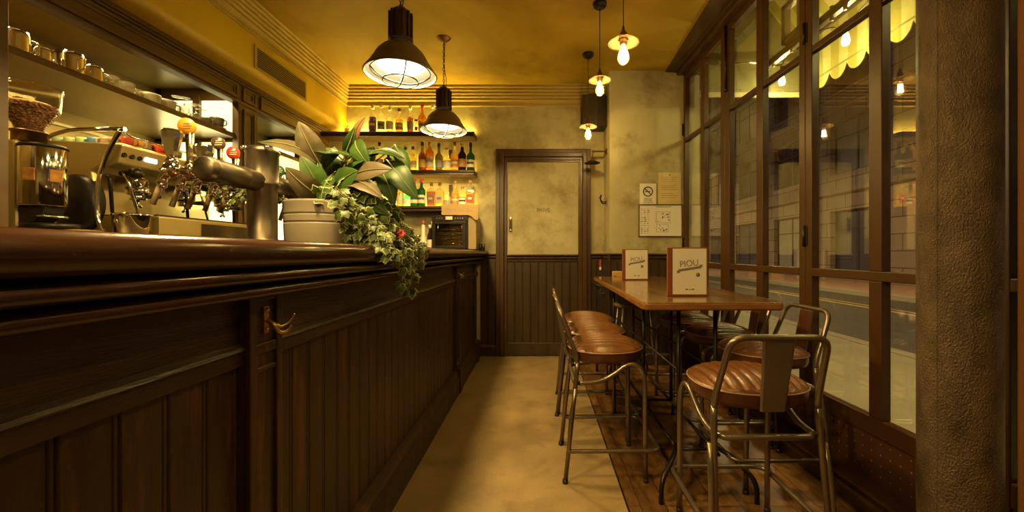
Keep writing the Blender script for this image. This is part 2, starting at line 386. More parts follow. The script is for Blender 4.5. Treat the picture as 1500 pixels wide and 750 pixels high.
# ---- window wall: folding leaves
kick=None
def kickmat():
    m,nt,out=_nt('riveted_kick_panel'); N=nt.nodes.new; L=nt.links.new
    b=N('ShaderNodeBsdfPrincipled'); L(b.outputs[0],out.inputs[0]); b.inputs['Roughness'].default_value=.42
    tc=N('ShaderNodeTexCoord'); sp=N('ShaderNodeSeparateXYZ'); L(tc.outputs['Object'],sp.inputs[0])
    def cell(o,st):
        a=N('ShaderNodeMath'); a.operation='DIVIDE'; L(o,a.inputs[0]); a.inputs[1].default_value=st
        f=N('ShaderNodeMath'); f.operation='FRACT'; L(a.outputs[0],f.inputs[0])
        s=N('ShaderNodeMath'); s.operation='SUBTRACT'; L(f.outputs[0],s.inputs[0]); s.inputs[1].default_value=.5
        q=N('ShaderNodeMath'); q.operation='MULTIPLY'; L(s.outputs[0],q.inputs[0]); L(s.outputs[0],q.inputs[1]); return q.outputs[0]
    a=N('ShaderNodeMath'); a.operation='ADD'; L(cell(sp.outputs[1],.05),a.inputs[0]); L(cell(sp.outputs[2],.05),a.inputs[1])
    lt=N('ShaderNodeMath'); lt.operation='LESS_THAN'; L(a.outputs[0],lt.inputs[0]); lt.inputs[1].default_value=.006
    mx=N('ShaderNodeMix'); mx.data_type='RGBA'; L(lt.outputs[0],mx.inputs[0]); mx.inputs[6].default_value=(.075,.028,.012,1); mx.inputs[7].default_value=(.30,.18,.09,1); L(mx.outputs[2],b.inputs['Base Color'])
    return m
kick=kickmat()
T=.045
leaves=[(4.22,4.18,3.80,3.73,3.41,3.335),(3.335,3.26,2.88,2.80,2.427,2.372),(2.372,2.317,1.932,1.861,1.476,1.42),(1.42,1.366,.982,.911,.526,.47),(.47,.416,.03,-.04,-.42,-.48),(-.48,-.53,-.92,-.99,-1.38,-1.43)]
for i,(o1,g1,m1,m2_,g2,o2) in enumerate(leaves):
    f=MB(); e=.0015
    f.box((0,o2+e,.08),(T,g2,3.0)); f.box((0,g1,.08),(T,o1-e,3.0))
    f.box((0,g2,2.934),(T,g1,3.0)); f.box((0,g2,.30),(T,g1,.384)); f.box((-.002,g2,1.02),(T,g1,1.066))
    f.box((0,m2_,.384),(T,m1,1.02)); f.box((0,m2_,1.066),(T,m1,2.934))
    f.box((.002,g2,2.288),(T-.004,m2_,2.325)); f.box((.002,m1,2.288),(T-.004,g1,2.325))
    w=struct('window_%d'%(i+1), f, winframe, bevel=.004)
    w.location=(1.61,0,0); w.rotation_euler.z=WR
    for (ya,yb) in ((g2,m2_),(m1,g1)):
        for (za,zb) in ((.384,1.02),(1.066,2.288),(2.325,2.934)):
            yc_=(ya+yb)/2; pb2=MB().box((-.003,ya-yc_-.003,za-.004),(.003,yb-yc_+.003,zb+.004)); pb2.xf(Matrix.Translation((.025,yc_,0))@Matrix.Rotation(-WR,4,'Z')); ob('window_pane', pb2, winglass, w)
    ob('kick_panel', MB().box((.008,g2,.08),(.03,g1,.30)), kick, w)
    if i in (0,1,2):
        hg=MB()
        for zc in (1.25,2.42): hg.cyl((-.008,o2 if i!=0 else 4.215,zc-.06),.008,.12); hg.box((-.004,(o2 if i!=0 else 4.215)-.02,zc-.055),(.0,(o2 if i!=0 else 4.215)+.02,zc+.055))
        ob('hinge', hg, blackm, w)
    if i==1:
        r=MB().tube([(-.012,3.30,3.0),(-.012,3.30,2.47)],.009); r.ball((-.012,3.30,2.46),.014); r.tube([(-.012,3.30,2.46),(-.035,3.26,2.45)],.006)
        ob('top_bolt', r, blackmet, w)
# masonry sill, skirting, jamb near the camera
sk=MB().prism([(1.48-WR*4.2-.0,4.22),(1.62-WR*4.2,4.22),(1.68,-2.2),(1.545,-2.2)],0,.06,'z'); sk.prism([(1.51-WR*4.2,4.22),(1.62-WR*4.2,4.22),(1.68,-2.2),(1.575,-2.2)],.06,.082,'z')
struct('trim_15', sk, winframe, bevel=.004)
struct('wall_right', MB().prism([(1.62-WR*4.22,4.22),(1.80-WR*4.22,4.22),(1.86,-2.2),(1.68,-2.2)],3.0,4.6,'z'), plaster)
struct('wall_right_end', MB().box((1.4,-2.2,0),(1.75,-1.45,3.0)), plaster)
struct('trim_16', MB().box((1.415,1.13,0),(1.50,1.215,3.01)), mat('orange_brown_jamb',(.20,.085,.028),(.24,.105,.036),scale=2,rough=.35), bevel=.006)

# iron column
pp=MB().lathe([(.118,0),(.118,.03),(.103,.05)]+[(.1015,z/20*2.9+.07) for z in range(20)]+[(.103,2.97),(.118,2.985),(.118,3.014)],(1.36,1.33,0),'z',48)
pp.box((1.262,1.3,.06),(1.266,1.304,2.95))
col=struct('column', pp, pillarm)
# ================================================================== THE BAR COUNTER
bc=empty('bar_counter',(-.9,2.0,0),'long dark wood bar counter with a rounded scratched top and boarded front','bar counter')
Y0,Y1=-1.2,4.6
nose=[(-1.28,1.12),(-1.28,1.178)]+[(-.605+.030*math.sin(a),1.150+.030*math.cos(a)) for a in [PI*k/14 for k in range(15)]]
ob('countertop', MB().prism(nose,Y0,Y1,'y',sm=True), varnish, bc)
m1=[(-.72,1.118)]+[(-.614+.014*math.sin(a),1.099+.014*math.cos(a)) for a in [PI*k/8 for k in range(9)]]+[(-.72,1.083)]
ob('edge_moulding', MB().prism(m1,Y0,Y1,'y',sm=True), varnish, bc)
m2=[(-.72,1.083)]+[(-.640+.0145*math.sin(a),1.063+.0145*math.cos(a)) for a in [PI*k/8 for k in range(9)]]+[(-.66,1.046),(-.72,1.042)]
ob('edge_moulding', MB().prism(m2,Y0,Y1,'y',sm=True), varnish, bc)
ob('body', MB().box((-1.22,Y0,0),(-.715,Y1,1.12)), dwoodh, bc)
ob('frieze', MB().box((-.72,Y0,.93),(-.70,Y1,1.05)), dwoodh, bc)
pil=[(.955,1.075),(3.36,3.46),(4.30,4.38)]
secs=[(Y0,.955),(1.075,3.36),(3.46,4.30),(4.38,4.6)]
for a,b_ in secs:
    pr=[(-.72,.888),(-.690,.888),(-.690,.918),(-.683,.924),(-.686,.932),(-.697,.940),(-.72,.940)]
    ob('rail', MB().prism(pr,a,b_,'y'), dwoodh, bc)
    ob('boarding', beadboard(MB(),a,b_,.16,.89,-.72,step=.088,axis='y',d=.018), dwood, bc)
    pr=[(-.72,0),(-.655,0),(-.655,.135),(-.662,.145),(-.662,.158),(-.670,.166),(-.676,.182),(-.70,.188),(-.72,.188)]
    ob('plinth', MB().prism(pr,a,b_,'y'), dwood, bc)
for a,b_ in pil:
    p=MB().box((-.72,a,.19),(-.683,b_,1.05)); 
    p.box((-.69,a,.19),(-.673,a+.022,1.05)); p.box((-.69,b_-.022,.19),(-.673,b_,1.05)); p.box((-.69,a+.02,.905),(-.676,b_-.02,.93)); p.box((-.69,a+.02,.19),(-.676,b_-.02,.26)); p.box((-.69,a+.02,1.035),(-.676,b_-.02,1.05)); p.box((-.69,a+.02,.86),(-.677,b_-.02,.872))
    po=ob('pilaster', p, dwood, bc, bevel=.003)
    ob('plinth_block', MB().box((-.72,a-.004,0),(-.643,b_+.004,.205)), dwood, bc, bevel=.006)
    yc=(a+b_)/2
    h=MB().box((-.685,yc-.009,.952),(-.676,yc+.009,1.018)); h.ball((-.674,yc,1.010),.006,10); h.ball((-.674,yc,.962),.005,10)
    h.tube(spline([(-.676,yc,.985),(-.655,yc+.001,.972),(-.648,yc+.012,.966),(-.640,yc+.030,.975),(-.632,yc+.042,.995)],5),.0055,8,rs=[.0065-.003*k/20 for k in range(21)])
    h.tube(spline([(-.676,yc,.985),(-.655,yc-.001,.970),(-.648,yc+.004,.955),(-.640,yc+.02,.953),(-.634,yc+.03,.966)],5),.0055,8)
    h.ball((-.655,yc+.004,.968),.010,10)
    hk=ob('coat_hook', h, brass, bc)

# ================================================================== BACK BAR CABINET
PX=-2.35
cab=empty('back_bar_cabinet',(-2.7,3.0,0),'brown wooden back bar cabinet with open lit bays and a long shelf','cabinet')
def panel_frame(mb,y0,y1,z0,z1,x,d=.014,w=.016):
    for k,(ii,dd) in enumerate(((0,d),(w,d*.5))):
        a,b_,c_,e=y0+ii,y1-ii,z0+ii,z1-ii
        mb.box((x,a,c_),(x+dd,a+w,e)); mb.box((x,b_-w,c_),(x+dd,b_,e)); mb.box((x,a+w,c_),(x+dd,b_-w,c_+w)); mb.box((x,a+w,e-w),(x+dd,b_-w,e))
    return mb
posts=[(1.60,1.815),(3.20,3.42),(4.50,4.6)]
for a,b_ in posts:
    p=MB().box((PX-.05,a,1.1),(PX,b_,2.325))
    if b_-a>.15: panel_frame(p,a+.045,b_-.045,1.3,2.29,PX)
    ob('post', p, cabwood, cab, bevel=.003)
hd=MB().box((PX-.06,1.60,2.325),(PX,4.6,2.515)); hd.box((PX,1.6,2.325),(PX+.012,4.6,2.343)); hd.box((PX,1.6,2.49),(PX+.03,4.6,2.516)); hd.box((PX,1.6,2.475),(PX+.018,4.6,2.49))
for a,b_ in ((1.62,3.18),(3.44,4.57)): panel_frame(hd,a,b_,2.355,2.465,PX,d=.016,w=.018)
panel_frame(hd,3.235,3.385,2.355,2.465,PX,d=.016,w=.018)
ob('header', hd, cabwood, cab, bevel=.002)
nich=mat('aged_metal_lining',(.24,.165,.04),(.34,.24,.065),scale=3,detail=9,rough=.34,metal=.35,c3=(.06,.04,.02),s3=9,lo3=.66,hi3=.74)
ob('back_panel', MB().box((-3.09,1.6,1.1),(-3.04,4.6,2.47)), nich, cab)
ob('ceiling_panel', MB().box((-3.04,1.6,2.45),(PX-.06,4.6,2.50)), nich, cab)
ob('side_panel', MB().box((-3.04,1.6,1.1),(PX-.05,1.64,2.45)), nich, cab)
for a,b_ in ((1.64,3.24),(3.36,4.6)):
    sh=MB().box((-3.04,a,2.055),(-2.385,b_,2.078)); sh.box((-2.40,a,2.050),(-2.375,b_,2.086))
    ob('shelf', sh, mat('shelf_metal_sheet',(.10,.06,.010),(.15,.095,.018),scale=4,rough=.32,metal=.3) if a<2 else bpy.data.materials['shelf_metal_sheet'], cab, bevel=.002)
ob('worktop', MB().box((-3.04,1.6,1.20),(-2.22,4.6,1.24)), steel, cab, bevel=.004)
ob('base_unit', MB().box((-3.04,1.6,0),(-2.26,4.6,1.2)), dwoodh, cab)
# bay end walls with backlit panels
for y,nm in ((3.24,'a'),(4.585,'b')):
    fr=MB().box((-3.04,y,2.36),(PX-.05,y+.05,2.45)); fr.box((-3.04,y,2.03),(PX-.05,y+.05,2.10)); fr.box((-2.735,y-.012,1.24),(-2.68,y+.05,2.40)); fr.box((-3.04,y+.006,1.24),(PX-.05,y+.05,1.30)); fr.box((-3.04,y,1.24),(-2.99,y+.05,2.45))
    ob('bay_end_frame', fr, cabwood, cab, bevel=.003)
    for (a,b_) in ((-2.99,-2.735),(-2.68,-2.40)):
        for (za,zb) in ((1.30,2.03),(2.10,2.36)):
            ob('backlit_panel', MB().box((a,y+.012,za),(b_,y+.03,zb)), lit, cab)
ob('light_rail', MB().box((-3.035,1.7,1.955),(-3.02,3.2,1.972)), mat('pale_strip',(.7,.6,.35),rough=.4), cab)

# vent grille in the bulkhead
v=MB().box((-2.162,3.10,2.555),(-2.152,3.125,2.735)); v.box((-2.162,3.77,2.555),(-2.152,3.79,2.735)); v.box((-2.162,3.125,2.718),(-2.152,3.77,2.735)); v.box((-2.162,3.125,2.555),(-2.152,3.77,2.572))
vg=ob('air_vent', v, goldtrim, org=(-2.16,3.44,2.645))
tag(vg,'gold air vent grille with dark slots in the wall above the bar','vent')
s=MB()
for k in range(9): s.prism([(-2.160,2.580+k*.0158),(-2.152,2.576+k*.0158),(-2.152,2.580+k*.0158),(-2.160,2.585+k*.0158)],3.125,3.77,'y')
ob('slats', s, goldtrim, vg); ob('backing', MB().box((-2.1605,3.12,2.57),(-2.158,3.775,2.72)), blackm, vg)

# ================================================================== COFFEE GRINDER
g=empty('coffee_grinder',(-2.48,2.0,1.24),'coffee grinder with a clear hopper of roasted beans and a mirrored front','coffee grinder')
def w_(x,y,z): return (x,y,z)
ob('housing', MB().box((-2.66,1.93,1.24),(-2.47,2.10,1.69)), satin, g, bevel=.012)
ob('base', MB().box((-2.66,1.90,1.24),(-2.32,2.12,1.262)), blackm, g, bevel=.008)
ob('mirrored_front', MB().lathe([(.082,0),(.086,.006),(.086,.285),(.082,.295),(0,.295)],(-2.405,1.985,1.375),'z',40,sy=.9), chrome, g)
ob('rim', MB().lathe([(.089,0),(.089,.012),(.084,.016)],(-2.405,1.985,1.655),'z',40,sy=.9), blackmet, g)
wnd=MB()
for a in (-1.22,-.22):
    p=Matrix.Translation((-2.405,1.985,1.52))@Matrix.Rotation(a+PI/2,4,'Z')
    q=MB().box((-.022,-.089,-.03),(.022,-.080,.03)); q.xf(p)
    ob('dose_window', q, mat('amber_window',(.30,.10,.03),(.5,.25,.05),scale=20,rough=.15), g, bevel=.003)
ob('chute', MB().prism([(-2.47,1.375),(-2.34,1.375),(-2.36,1.33),(-2.40,1.30),(-2.47,1.26)],1.94,2.03,'y'), blackm, g, bevel=.006)
ob('portafilter_fork', MB().tube(fillet([(-2.42,1.95,1.33),(-2.33,1.93,1.325),(-2.33,2.03,1.325),(-2.42,2.01,1.33)],.02),.007), chrome, g)
ob('spill_tray', MB().lathe([(.0,0),(.09,0),(.10,.03),(.095,.03),(.085,.006),(0,.006)],(-2.36,1.98,1.262),'z',32), blackmet, g)
ob('collar', MB().lathe([(.058,0),(.058,.045),(.064,.047),(.064,.055)],(-2.49,2.0,1.69),'z',32), oldbrass, g)
hop=[(.050,0),(.052,.02),(.100,.105),(.104,.11),(.110,.195),(.113,.20),(.113,.205),(.107,.205),(.100,.112),(.050,.025),(.046,0)]
hp=ob('hopper', MB().lathe(hop,(-2.49,2.0,1.745),'z',40,cap=False), clear, g)
ob('hopper_lid', MB().lathe([(0,.0),(.114,.0),(.114,.010),(.08,.016),(0,.016)],(-2.49,2.0,1.952),'z',32), glass('lid_glass',(.75,.66,.5),1.45), hp)
beanm=mat('roasted_beans',(.16,.06,.02),(.38,.18,.07),scale=55,detail=2,rough=.4,bump=1.0,bscale=90)
b_=MB().lathe([(0,.002),(.044,.002),(.048,.028),(.094,.108),(.098,.125),(.07,.140),(0,.147)],(-2.49,2.0,1.745),'z',40)
rnd=random.Random(3)
for k in range(520):
    t=rnd.random(); a=rnd.random()*2*PI
    if t<.75: z=.02+rnd.random()*.105; r=.046+(.096-.046)*max(0,min(1,(z-.025)/.08))
    else: r=rnd.random()*.095; z=.125+.02*(1-r/.095)
    q=MB().ball((0,0,0),.0075,8,sc=(1,.68,.55)); q.xf(Matrix.Translation((-2.49+r*math.cos(a),2+r*math.sin(a),1.745+z))@Matrix.Rotation(rnd.random()*6,4,'Z')@Matrix.Rotation(rnd.random()*6,4,'X')); b_.add(q.v,q.f,0,True)
bo=ob('coffee_beans', b_, beanm, g); bo['kind']='stuff'
st=ob('sticker', MB().box((-2.648,1.925,1.40),(-2.585,1.931,1.49)), paperw, g)
ln=MB()
for k in range(5): ln.box((-2.643,1.9242,1.415+k*.013),(-2.59,1.9251,1.418+k*.013))
ob('sticker_print', ln, inkg, st)
tag(ob('tamping_mat', MB().lathe([(0,0),(.14,0),(.15,.008),(.14,.018),(.05,.026),(0,.028)],(-2.262,2.04,1.2405),'z',24,sx=.27), mat('straw_mat',(.28,.17,.05),(.38,.25,.09),scale=40,rough=.8,bump=.5), org=(-2.262,2.04,1.24)),'small straw coloured cloth folded in front of the coffee grinder','cloth')

# ================================================================== ESPRESSO MACHINE
e=empty('espresso_machine',(-2.5,2.75,1.24),'long chrome espresso machine with three group heads and cup rail','espresso machine')
MY0,MY1=2.25,3.30
ob('top_body', MB().prism([(-2.80,1.60),(-2.44,1.60),(-2.40,1.63),(-2.335,1.65),(-2.31,1.755),(-2.33,1.765),(-2.80,1.765)],MY0+.02,MY1,'y'), satin, e, bevel=.008)
ob('end_panel', MB().prism([(-2.80,1.26),(-2.50,1.26),(-2.46,1.34),(-2.44,1.50),(-2.46,1.60),(-2.38,1.66),(-2.32,1.755),(-2.72,1.775),(-2.82,1.70)],MY0,MY0+.03,'y'), satin, e, bevel=.008)
ob('boiler_cover', MB().lathe([(0,-.005),(.13,-.005),(.155,.01),(.165,.05)],(-2.535,MY0-.03,1.425),'y',40,sx=.82), blackm, e)
ob('back_splash', MB().box((-2.66,MY0+.03,1.36),(-2.62,MY1,1.62)), satin, e)
arc=spline([(-2.285,2.235,1.822),(-2.345,2.235,1.72),(-2.39,2.235,1.60),(-2.41,2.235,1.50),(-2.415,2.235,1.40),(-2.40,2.235,1.31),(-2.375,2.235,1.27)],6)
ob('side_rail', MB().tube(arc,.011,12), chrome, e)
tr=fillet([(-2.26,2.235,1.828),(-2.55,2.235,1.825),(-2.68,2.235,1.79),(-2.74,2.235,1.72)],.06)
ob('top_rail', MB().tube(tr,.011,12).tube(fillet([(-2.30,2.235,1.828),(-2.285,2.30,1.80),(-2.285,3.25,1.80)],.03),.005,8), chrome, e)
ob('top_rail_foot', MB().tube([(-2.285,3.25,1.80),(-2.30,3.25,1.75)],.006).tube([(-2.285,2.75,1.80),(-2.30,2.75,1.75)],.006), chrome, e)
for gi,y0 in enumerate((2.27,2.60,2.93)):
    ns=Matrix.Rotation(0,4,'Z')
    bt=MB()
    for k in range(3):
        yc=y0+.02+.045*k; s_=len(bt.v)
        bt.lathe([(.013,0),(.013,.006),(.009,.006),(.008,.003),(0,.003)],(-2.322,yc,1.70),'x',16)
    ob('button', bt, blackmet, e)
    ob('display', MB().box((-2.325,y0+.145,1.690),(-2.314,y0+.21,1.715)), emit('display_glow',(.75,.85,1),2.0) if gi==0 else bpy.data.materials['display_glow'], e)
    yc=y0+.20
    gh=MB().lathe([(.0,0),(.050,0),(.056,.01),(.056,.045),(.044,.05),(.044,.085),(.03,.10)],(-2.42,yc,1.50),'z',28)
    gh.lathe([(.03,0),(.042,.01),(.042,.10),(.05,.11),(.05,.13),(.035,.14),(0,.14)],(-2.53,yc,1.575),'x',24)
    ob('group_head', gh, chrome, e)
    pf=MB().lathe([(.036,0),(.040,.004),(.040,.03),(.036,.034)],(-2.42,yc,1.468),'z',24)
    pf.tube(fillet([(-2.42,yc,1.47),(-2.42,yc,1.445),(-2.42,yc+.02,1.43)],.01),.008); pf.tube(fillet([(-2.42,yc,1.47),(-2.42,yc,1.445),(-2.42,yc-.02,1.43)],.01),.008)
    pf.tube([(-2.40,yc,1.485),(-2.34,yc-.02,1.487)],.009)
    pfo=ob('portafilter', pf, chrome, e)
    ob('portafilter_handle', MB().tube([(-2.345,yc-.018,1.487),(-2.32,yc-.03,1.488),(-2.26,yc-.055,1.485),(-2.225,yc-.07,1.478)],.014,12,rs=[.010,.014,.016,.010]), blackm, pfo)
for yc in (2.29,2.78,3.20):
    ob('steam_valve', MB().lathe([(.014,0),(.014,.06),(.028,.065),(.03,.10),(.022,.112),(0,.114)],(-2.36,yc+.02,1.60),'x',22), blackmet, e)
    wd=fillet([(-2.33,yc,1.60),(-2.30,yc+.0,1.56),(-2.265,yc+.03,1.345)],.02)
    ob('steam_wand', MB().tube(wd,.0065,10).ball((-2.265,yc+.03,1.345),.009,10), chrome, e)
    ob('hot_water_spout', MB().tube(fillet([(-2.40,yc-.02,1.58),(-2.38,yc-.02,1.57),(-2.375,yc-.01,1.36)],.01),.009,10), blackmet, e)
tray=MB().prism([(-2.66,1.245),(-2.27,1.245),(-2.245,1.26),(-2.245,1.365),(-2.255,1.372),(-2.66,1.372)],2.42,MY1,'y')
ob('drip_tray', tray, satin, e, bevel=.004)
ob('drip_grid', MB().box((-2.64,2.43,1.372),(-2.26,MY1-.01,1.380)), blackmet, e)
ob('tray_end', MB().lathe([(.0,0),(.085,0),(.085,.11),(.092,.115),(.092,.13),(0,.13)],(-2.33,2.345,1.245),'z',32), chrome, e)
ob('drip_tray_recess', MB().box((-2.243,2.72,1.265),(-2.241,3.26,1.345)), mat('dark_reflective_panel',(.12,.09,.04),(.2,.15,.07),scale=4,rough=.12,metal=.8), e)

# ================================================================== BEER TAP TOWER
t=empty('beer_tap_tower',(-1.0,1.48,1.18),'aged bronze T shaped beer tower standing on the bar with chrome taps','beer tap')
tow=MB().lathe([(.058,0),(.058,.012),(.049,.02),(.047,.022),(.047,.205),(.055,.212),(.055,.222),(.051,.228),(.051,.325),(.055,.330),(.055,.338),(.045,.350),(.018,.356),(0,.357)],(-1.0,1.48,1.18),'z',40)
ob('column', tow, agedmet, t)
AZ=1.405
def armprof(L): return [(0,0),(.030,.0),(.036,.006),(.036,.016),(.0385,.018),(.0385,.028),(.036,.030),(.036,L*.62),(.0375,L*.62+.003),(.0375,L*.62+.012),(.036,L*.62+.015),(.036,L)]
arm=MB().lathe(armprof(.25),(-1.0,1.215,AZ),'y',36)
ob('arm', arm, agedmet, t)
n0=MB().lathe(armprof(.36),(0,0,0),'y',36); n0.xf(Matrix.Translation((-1.0,1.86,AZ))@Matrix.Rotation(PI,4,'Z')); ob('arm', n0, agedmet, t)
ob('cap_screw', MB().ball((-1.04,1.44,1.522),.009), chrome, t); ob('cap_screw', MB().ball((-.96,1.44,1.522),.008), chrome, t)
badge={1:('yellow',(.62,.26,.02)),3:('dark',(.09,.05,.03)),4:('red',(.55,.05,.03)),6:('green',(.03,.12,.07))}
ty=[1.265,1.33,1.39,1.46,1.53,1.68,1.80,1.88]
for k,yc in enumerate(ty):
    fx=-1.135
    f=MB().tube([(-1.03,yc,AZ),(-1.10,yc,AZ)],.013,14); f.lathe([(.012,0),(.021,.004),(.021,.014),(.012,.018)],(-1.075,yc,AZ),'x',18)
    f.ball((fx,yc,AZ+.004),.026,20,sc=(1,.9,1)); f.lathe([(.014,0),(.018,.006),(.014,.012),(.010,.02)],(fx,yc,AZ+.022),'z',18)
    f.tube(fillet([(fx,yc,AZ),(fx-.028,yc,AZ-.02),(fx-.034,yc,AZ-.045)],.015),.012,14)
    f.ball((fx-.004,yc-.027,AZ-.004),.009,12)
    fo=ob('faucet', f, chrome, t)
    ob('nozzle', MB().tube([(fx-.034,yc,AZ-.04),(fx-.048,yc-.012,AZ-.105)],.0078,12), mat('tan_nozzle',(.42,.30,.15),rough=.3) if k==0 else bpy.data.materials['tan_nozzle'], fo)
    ob('drip_cup', MB().lathe([(.006,0),(.012,.004),(.013,.02)],(fx-.03,yc,AZ-.055),'z',14), chrome, fo)
    if k in badge:
        nm,cc=badge[k]; zt=AZ+{1:.155,3:.135,4:.118,6:.105}[k]
        h=MB().tube([(fx,yc,AZ+.03),(fx,yc,zt-.02)],.010,4,rs=[.008,.012])
        ob('tap_handle', h, steel, fo)
        bm=mat('%s_badge_enamel'%nm,cc,rough=.3)
        r=.024 if k==1 else .021
        bd=MB().lathe([(0,0),(r*.94,0),(r,.003),(r,.007),(r*.94,.010),(0,.010)],(0,0,0),'y',28,sy=1.12)
        bd.xf(Matrix.Translation((fx,yc-.012,zt))@Matrix.Rotation(.55,4,'Z')); bo=ob('%s_badge'%nm, bd, bm, fo)
        bo['label']='%s oval badge'%nm
        mk=MB()
        for j in range(3):
            mk.box((-.012+.003*j,-.0015,-.008+.007*j),(.012-.003*abs(1-j),-.0004,-.0055+.007*j))
        mk.xf(Matrix.Translation((fx,yc-.012,zt))@Matrix.Rotation(.55,4,'Z')@Matrix.Rotation(-.2,4,'Y')); ob('badge_print', mk, mat('badge_print_%s'%nm,(.30,.12,.02) if k==1 else (.65,.55,.38),rough=.4), fo)
    else:
        hh=[(.009,0),(.010,.010),(.014,.02),(.025,.070),(.027,.090),(.024,.098),(0,.100)]
        ob('tap_handle', MB().lathe([(r,z*(1.0 if k==0 else .85)) for r,z in hh],(fx,yc,AZ+.028),'z',10,sm=False), chrome, fo)
# ================================================================== CROCKERY ON THE NICHE SHELF AND MACHINE
def cup(name,r,h,m,label,cat,handle=True,taper=.78,group=None,flip=False,hm=None,jug=False):
    root=empty(name,(0,0,0),label,cat,group)
    pr=[(0,0),(r*taper,0),(r*taper*1.03,.004)]+[(r*(taper+(1-taper)*(k/6)**.7),h*k/6) for k in range(1,7)]+[(r*.95,h),(r*.93,h-.004),(r*taper*.9,.006),(0,.006)]
    if flip: pr=[(a,h-z) for a,z in pr][::-1]
    ob('bowl' if not jug else 'body', MB().lathe(pr,(0,0,0),'z',24,cap=False), m, root)
    if handle:
        s=.55*h
        hd=fillet([(r*.88,0,h*.8),(r+.7*s*.6,0,h*.82),(r+.7*s*.6,0,h*.3),(r*.85,0,h*.22)],s*.3)
        ob('handle', MB().tube(hd,.0045 if not jug else .004,8), hm or m, root)
    if jug:
        ob('spout', MB().prism([(-r*.9,h*.75),(-r*1.28,h*1.02),(-r*.9,h)],-.008,.008,'y'), m, root)
    return root
SX_=-2.47; SZ=2.0785
def sy(px,x=SX_): return x*600/(px-790)
whitecup=mat('white_porcelain',(.62,.56,.42),rough=.25); greycup=mat('grey_brown_porcelain',(.11,.085,.055),(.15,.115,.07),scale=5,rough=.35)
ochre=mat('ochre_porcelain',(.45,.27,.05),rough=.3)
jug=cup('milk_jug',.045,.10,chrome,'','milk jug',jug=True,taper=1.05,group='steel jugs and pots on the back bar shelf')
def put(root,px,label,rz,first=[],sc=1,x=SX_,z=SZ):
    c=clone(root,(x,sy(px,x),z),label,rz,(sc,sc,sc)); return c
js=[(20,1.15,'steel milk jug at the near end of the shelf beside the cabinet post'),(38,.72,'small steel pot just past the milk jug by the cabinet post'),(60,.85,'low steel jug with its handle out on the long shelf, third from the near post'),(78,.85,'steel jug touching the big jug on its near side'),(103,1.22,'largest shiny steel milk jug, in the middle of the jugs on the shelf'),(135,1.0,'tall narrow steel jug next to the upturned tumblers')]
for i,(px,s,l) in enumerate(js):
    if i==0: jug.location=(SX_,sy(px),SZ); jug['label']=l; jug.scale=(s,s,s); jug.rotation_euler.z=1.2
    else: put(jug,px,l,1+i*1.3,sc=s,x=SX_-(.10 if i in (1,3) else 0))
tumglass=glass('tumbler_glass',(.90,.88,.80),1.6,body=(.7,.65,.5),bw=.10)
tum=empty('tumbler',(0,0,0),'','glass','tumblers on the back bar shelf')
tp=[(.030,0),(.036,.006),(.040,.05),(.038,.088),(.030,.094),(0,.095),(0,.088),(.028,.086),(.034,.05),(.030,0)]
ob('glass_body', MB().lathe(tp,(0,0,0),'z',10,sm=False,cap=False), tumglass, tum)
bs=MB()
for z in (.03,.062): bs.lathe([(.039,z),(.042,z+.003),(.039,z+.006)],(0,0,0),'z',20,cap=False)
ob('ridge', bs, tumglass, tum)
ts=[(155,0,'upturned glass tumbler beside the tall narrow steel jug'),(163,.0,'large glass tumbler turned upside down, nearest of the big pair'),(176,-.07,'glass tumbler standing behind the upturned pair'),(186,0,'upturned glass tumbler in the second cluster'),(194,-.06,'rear glass tumbler of the second cluster, near the white cups'),(201,.0,'last small glass tumbler before the white cups')]
for i,(px,dx,l) in enumerate(ts):
    s=[.75,1.0,.95,1.0,.95,.8][i]
    if i==0: tum.location=(SX_+dx,sy(px),SZ); tum['label']=l; tum.scale=(s,s,s)
    else: put(tum,px,l,i*.3,sc=s,x=SX_+dx)
wc=cup('cappuccino_cup',.052,.075,whitecup,'','cup',group='porcelain cups on the back bar shelf')
ws=[(215,-.10,'white porcelain cup behind the others, handle hidden'),(220,0,'white porcelain cup next to the glass tumblers'),(243,0,'white porcelain cup beside the upturned wine glasses'),(236,-.1,'pale porcelain cup tucked behind the two front white cups')]
for i,(px,dx,l) in enumerate(ws):
    if i==0: wc.location=(SX_+dx,sy(px,SX_+dx),SZ); wc['label']=l; wc.rotation_euler.z=.9
    else: put(wc,px,l,.9,sc=1.05,x=SX_+dx)
wg=empty('wine_glass',(0,0,0),'','wine glass','upturned wine glasses on the back bar shelf')
ob('bowl', MB().lathe([(.030,0),(.037,.025),(.036,.055),(.020,.078),(.004,.086),(.003,.10)],(0,0,0),'z',20,cap=False), tumglass, wg)
ob('stem', MB().lathe([(.0035,.085),(.003,.12),(.005,.135)],(0,0,0),'z',10), tumglass, wg)
ob('foot', MB().lathe([(.004,.135),(.033,.138),(.034,.140),(0,.141)],(0,0,0),'z',22), tumglass, wg)
for i,(px,dx,l) in enumerate([(260,0,'upturned wine glass beside the white cups'),(270,.03,'foremost of the upturned wine glasses'),(277,-.06,'upturned wine glass in the back of its cluster'),(287,0,'upturned wine glass nearest the dark cups'),(294,-.05,'upturned wine glass behind the dark cups')]):
    x=SX_+dx
    if i==0: wg.location=(x,sy(px,x),SZ); wg['label']=l
    else: put(wg,px,l,0,x=x)
gc=cup('espresso_cup',.048,.07,greycup,'','cup',group='dark cups on the back bar shelf')
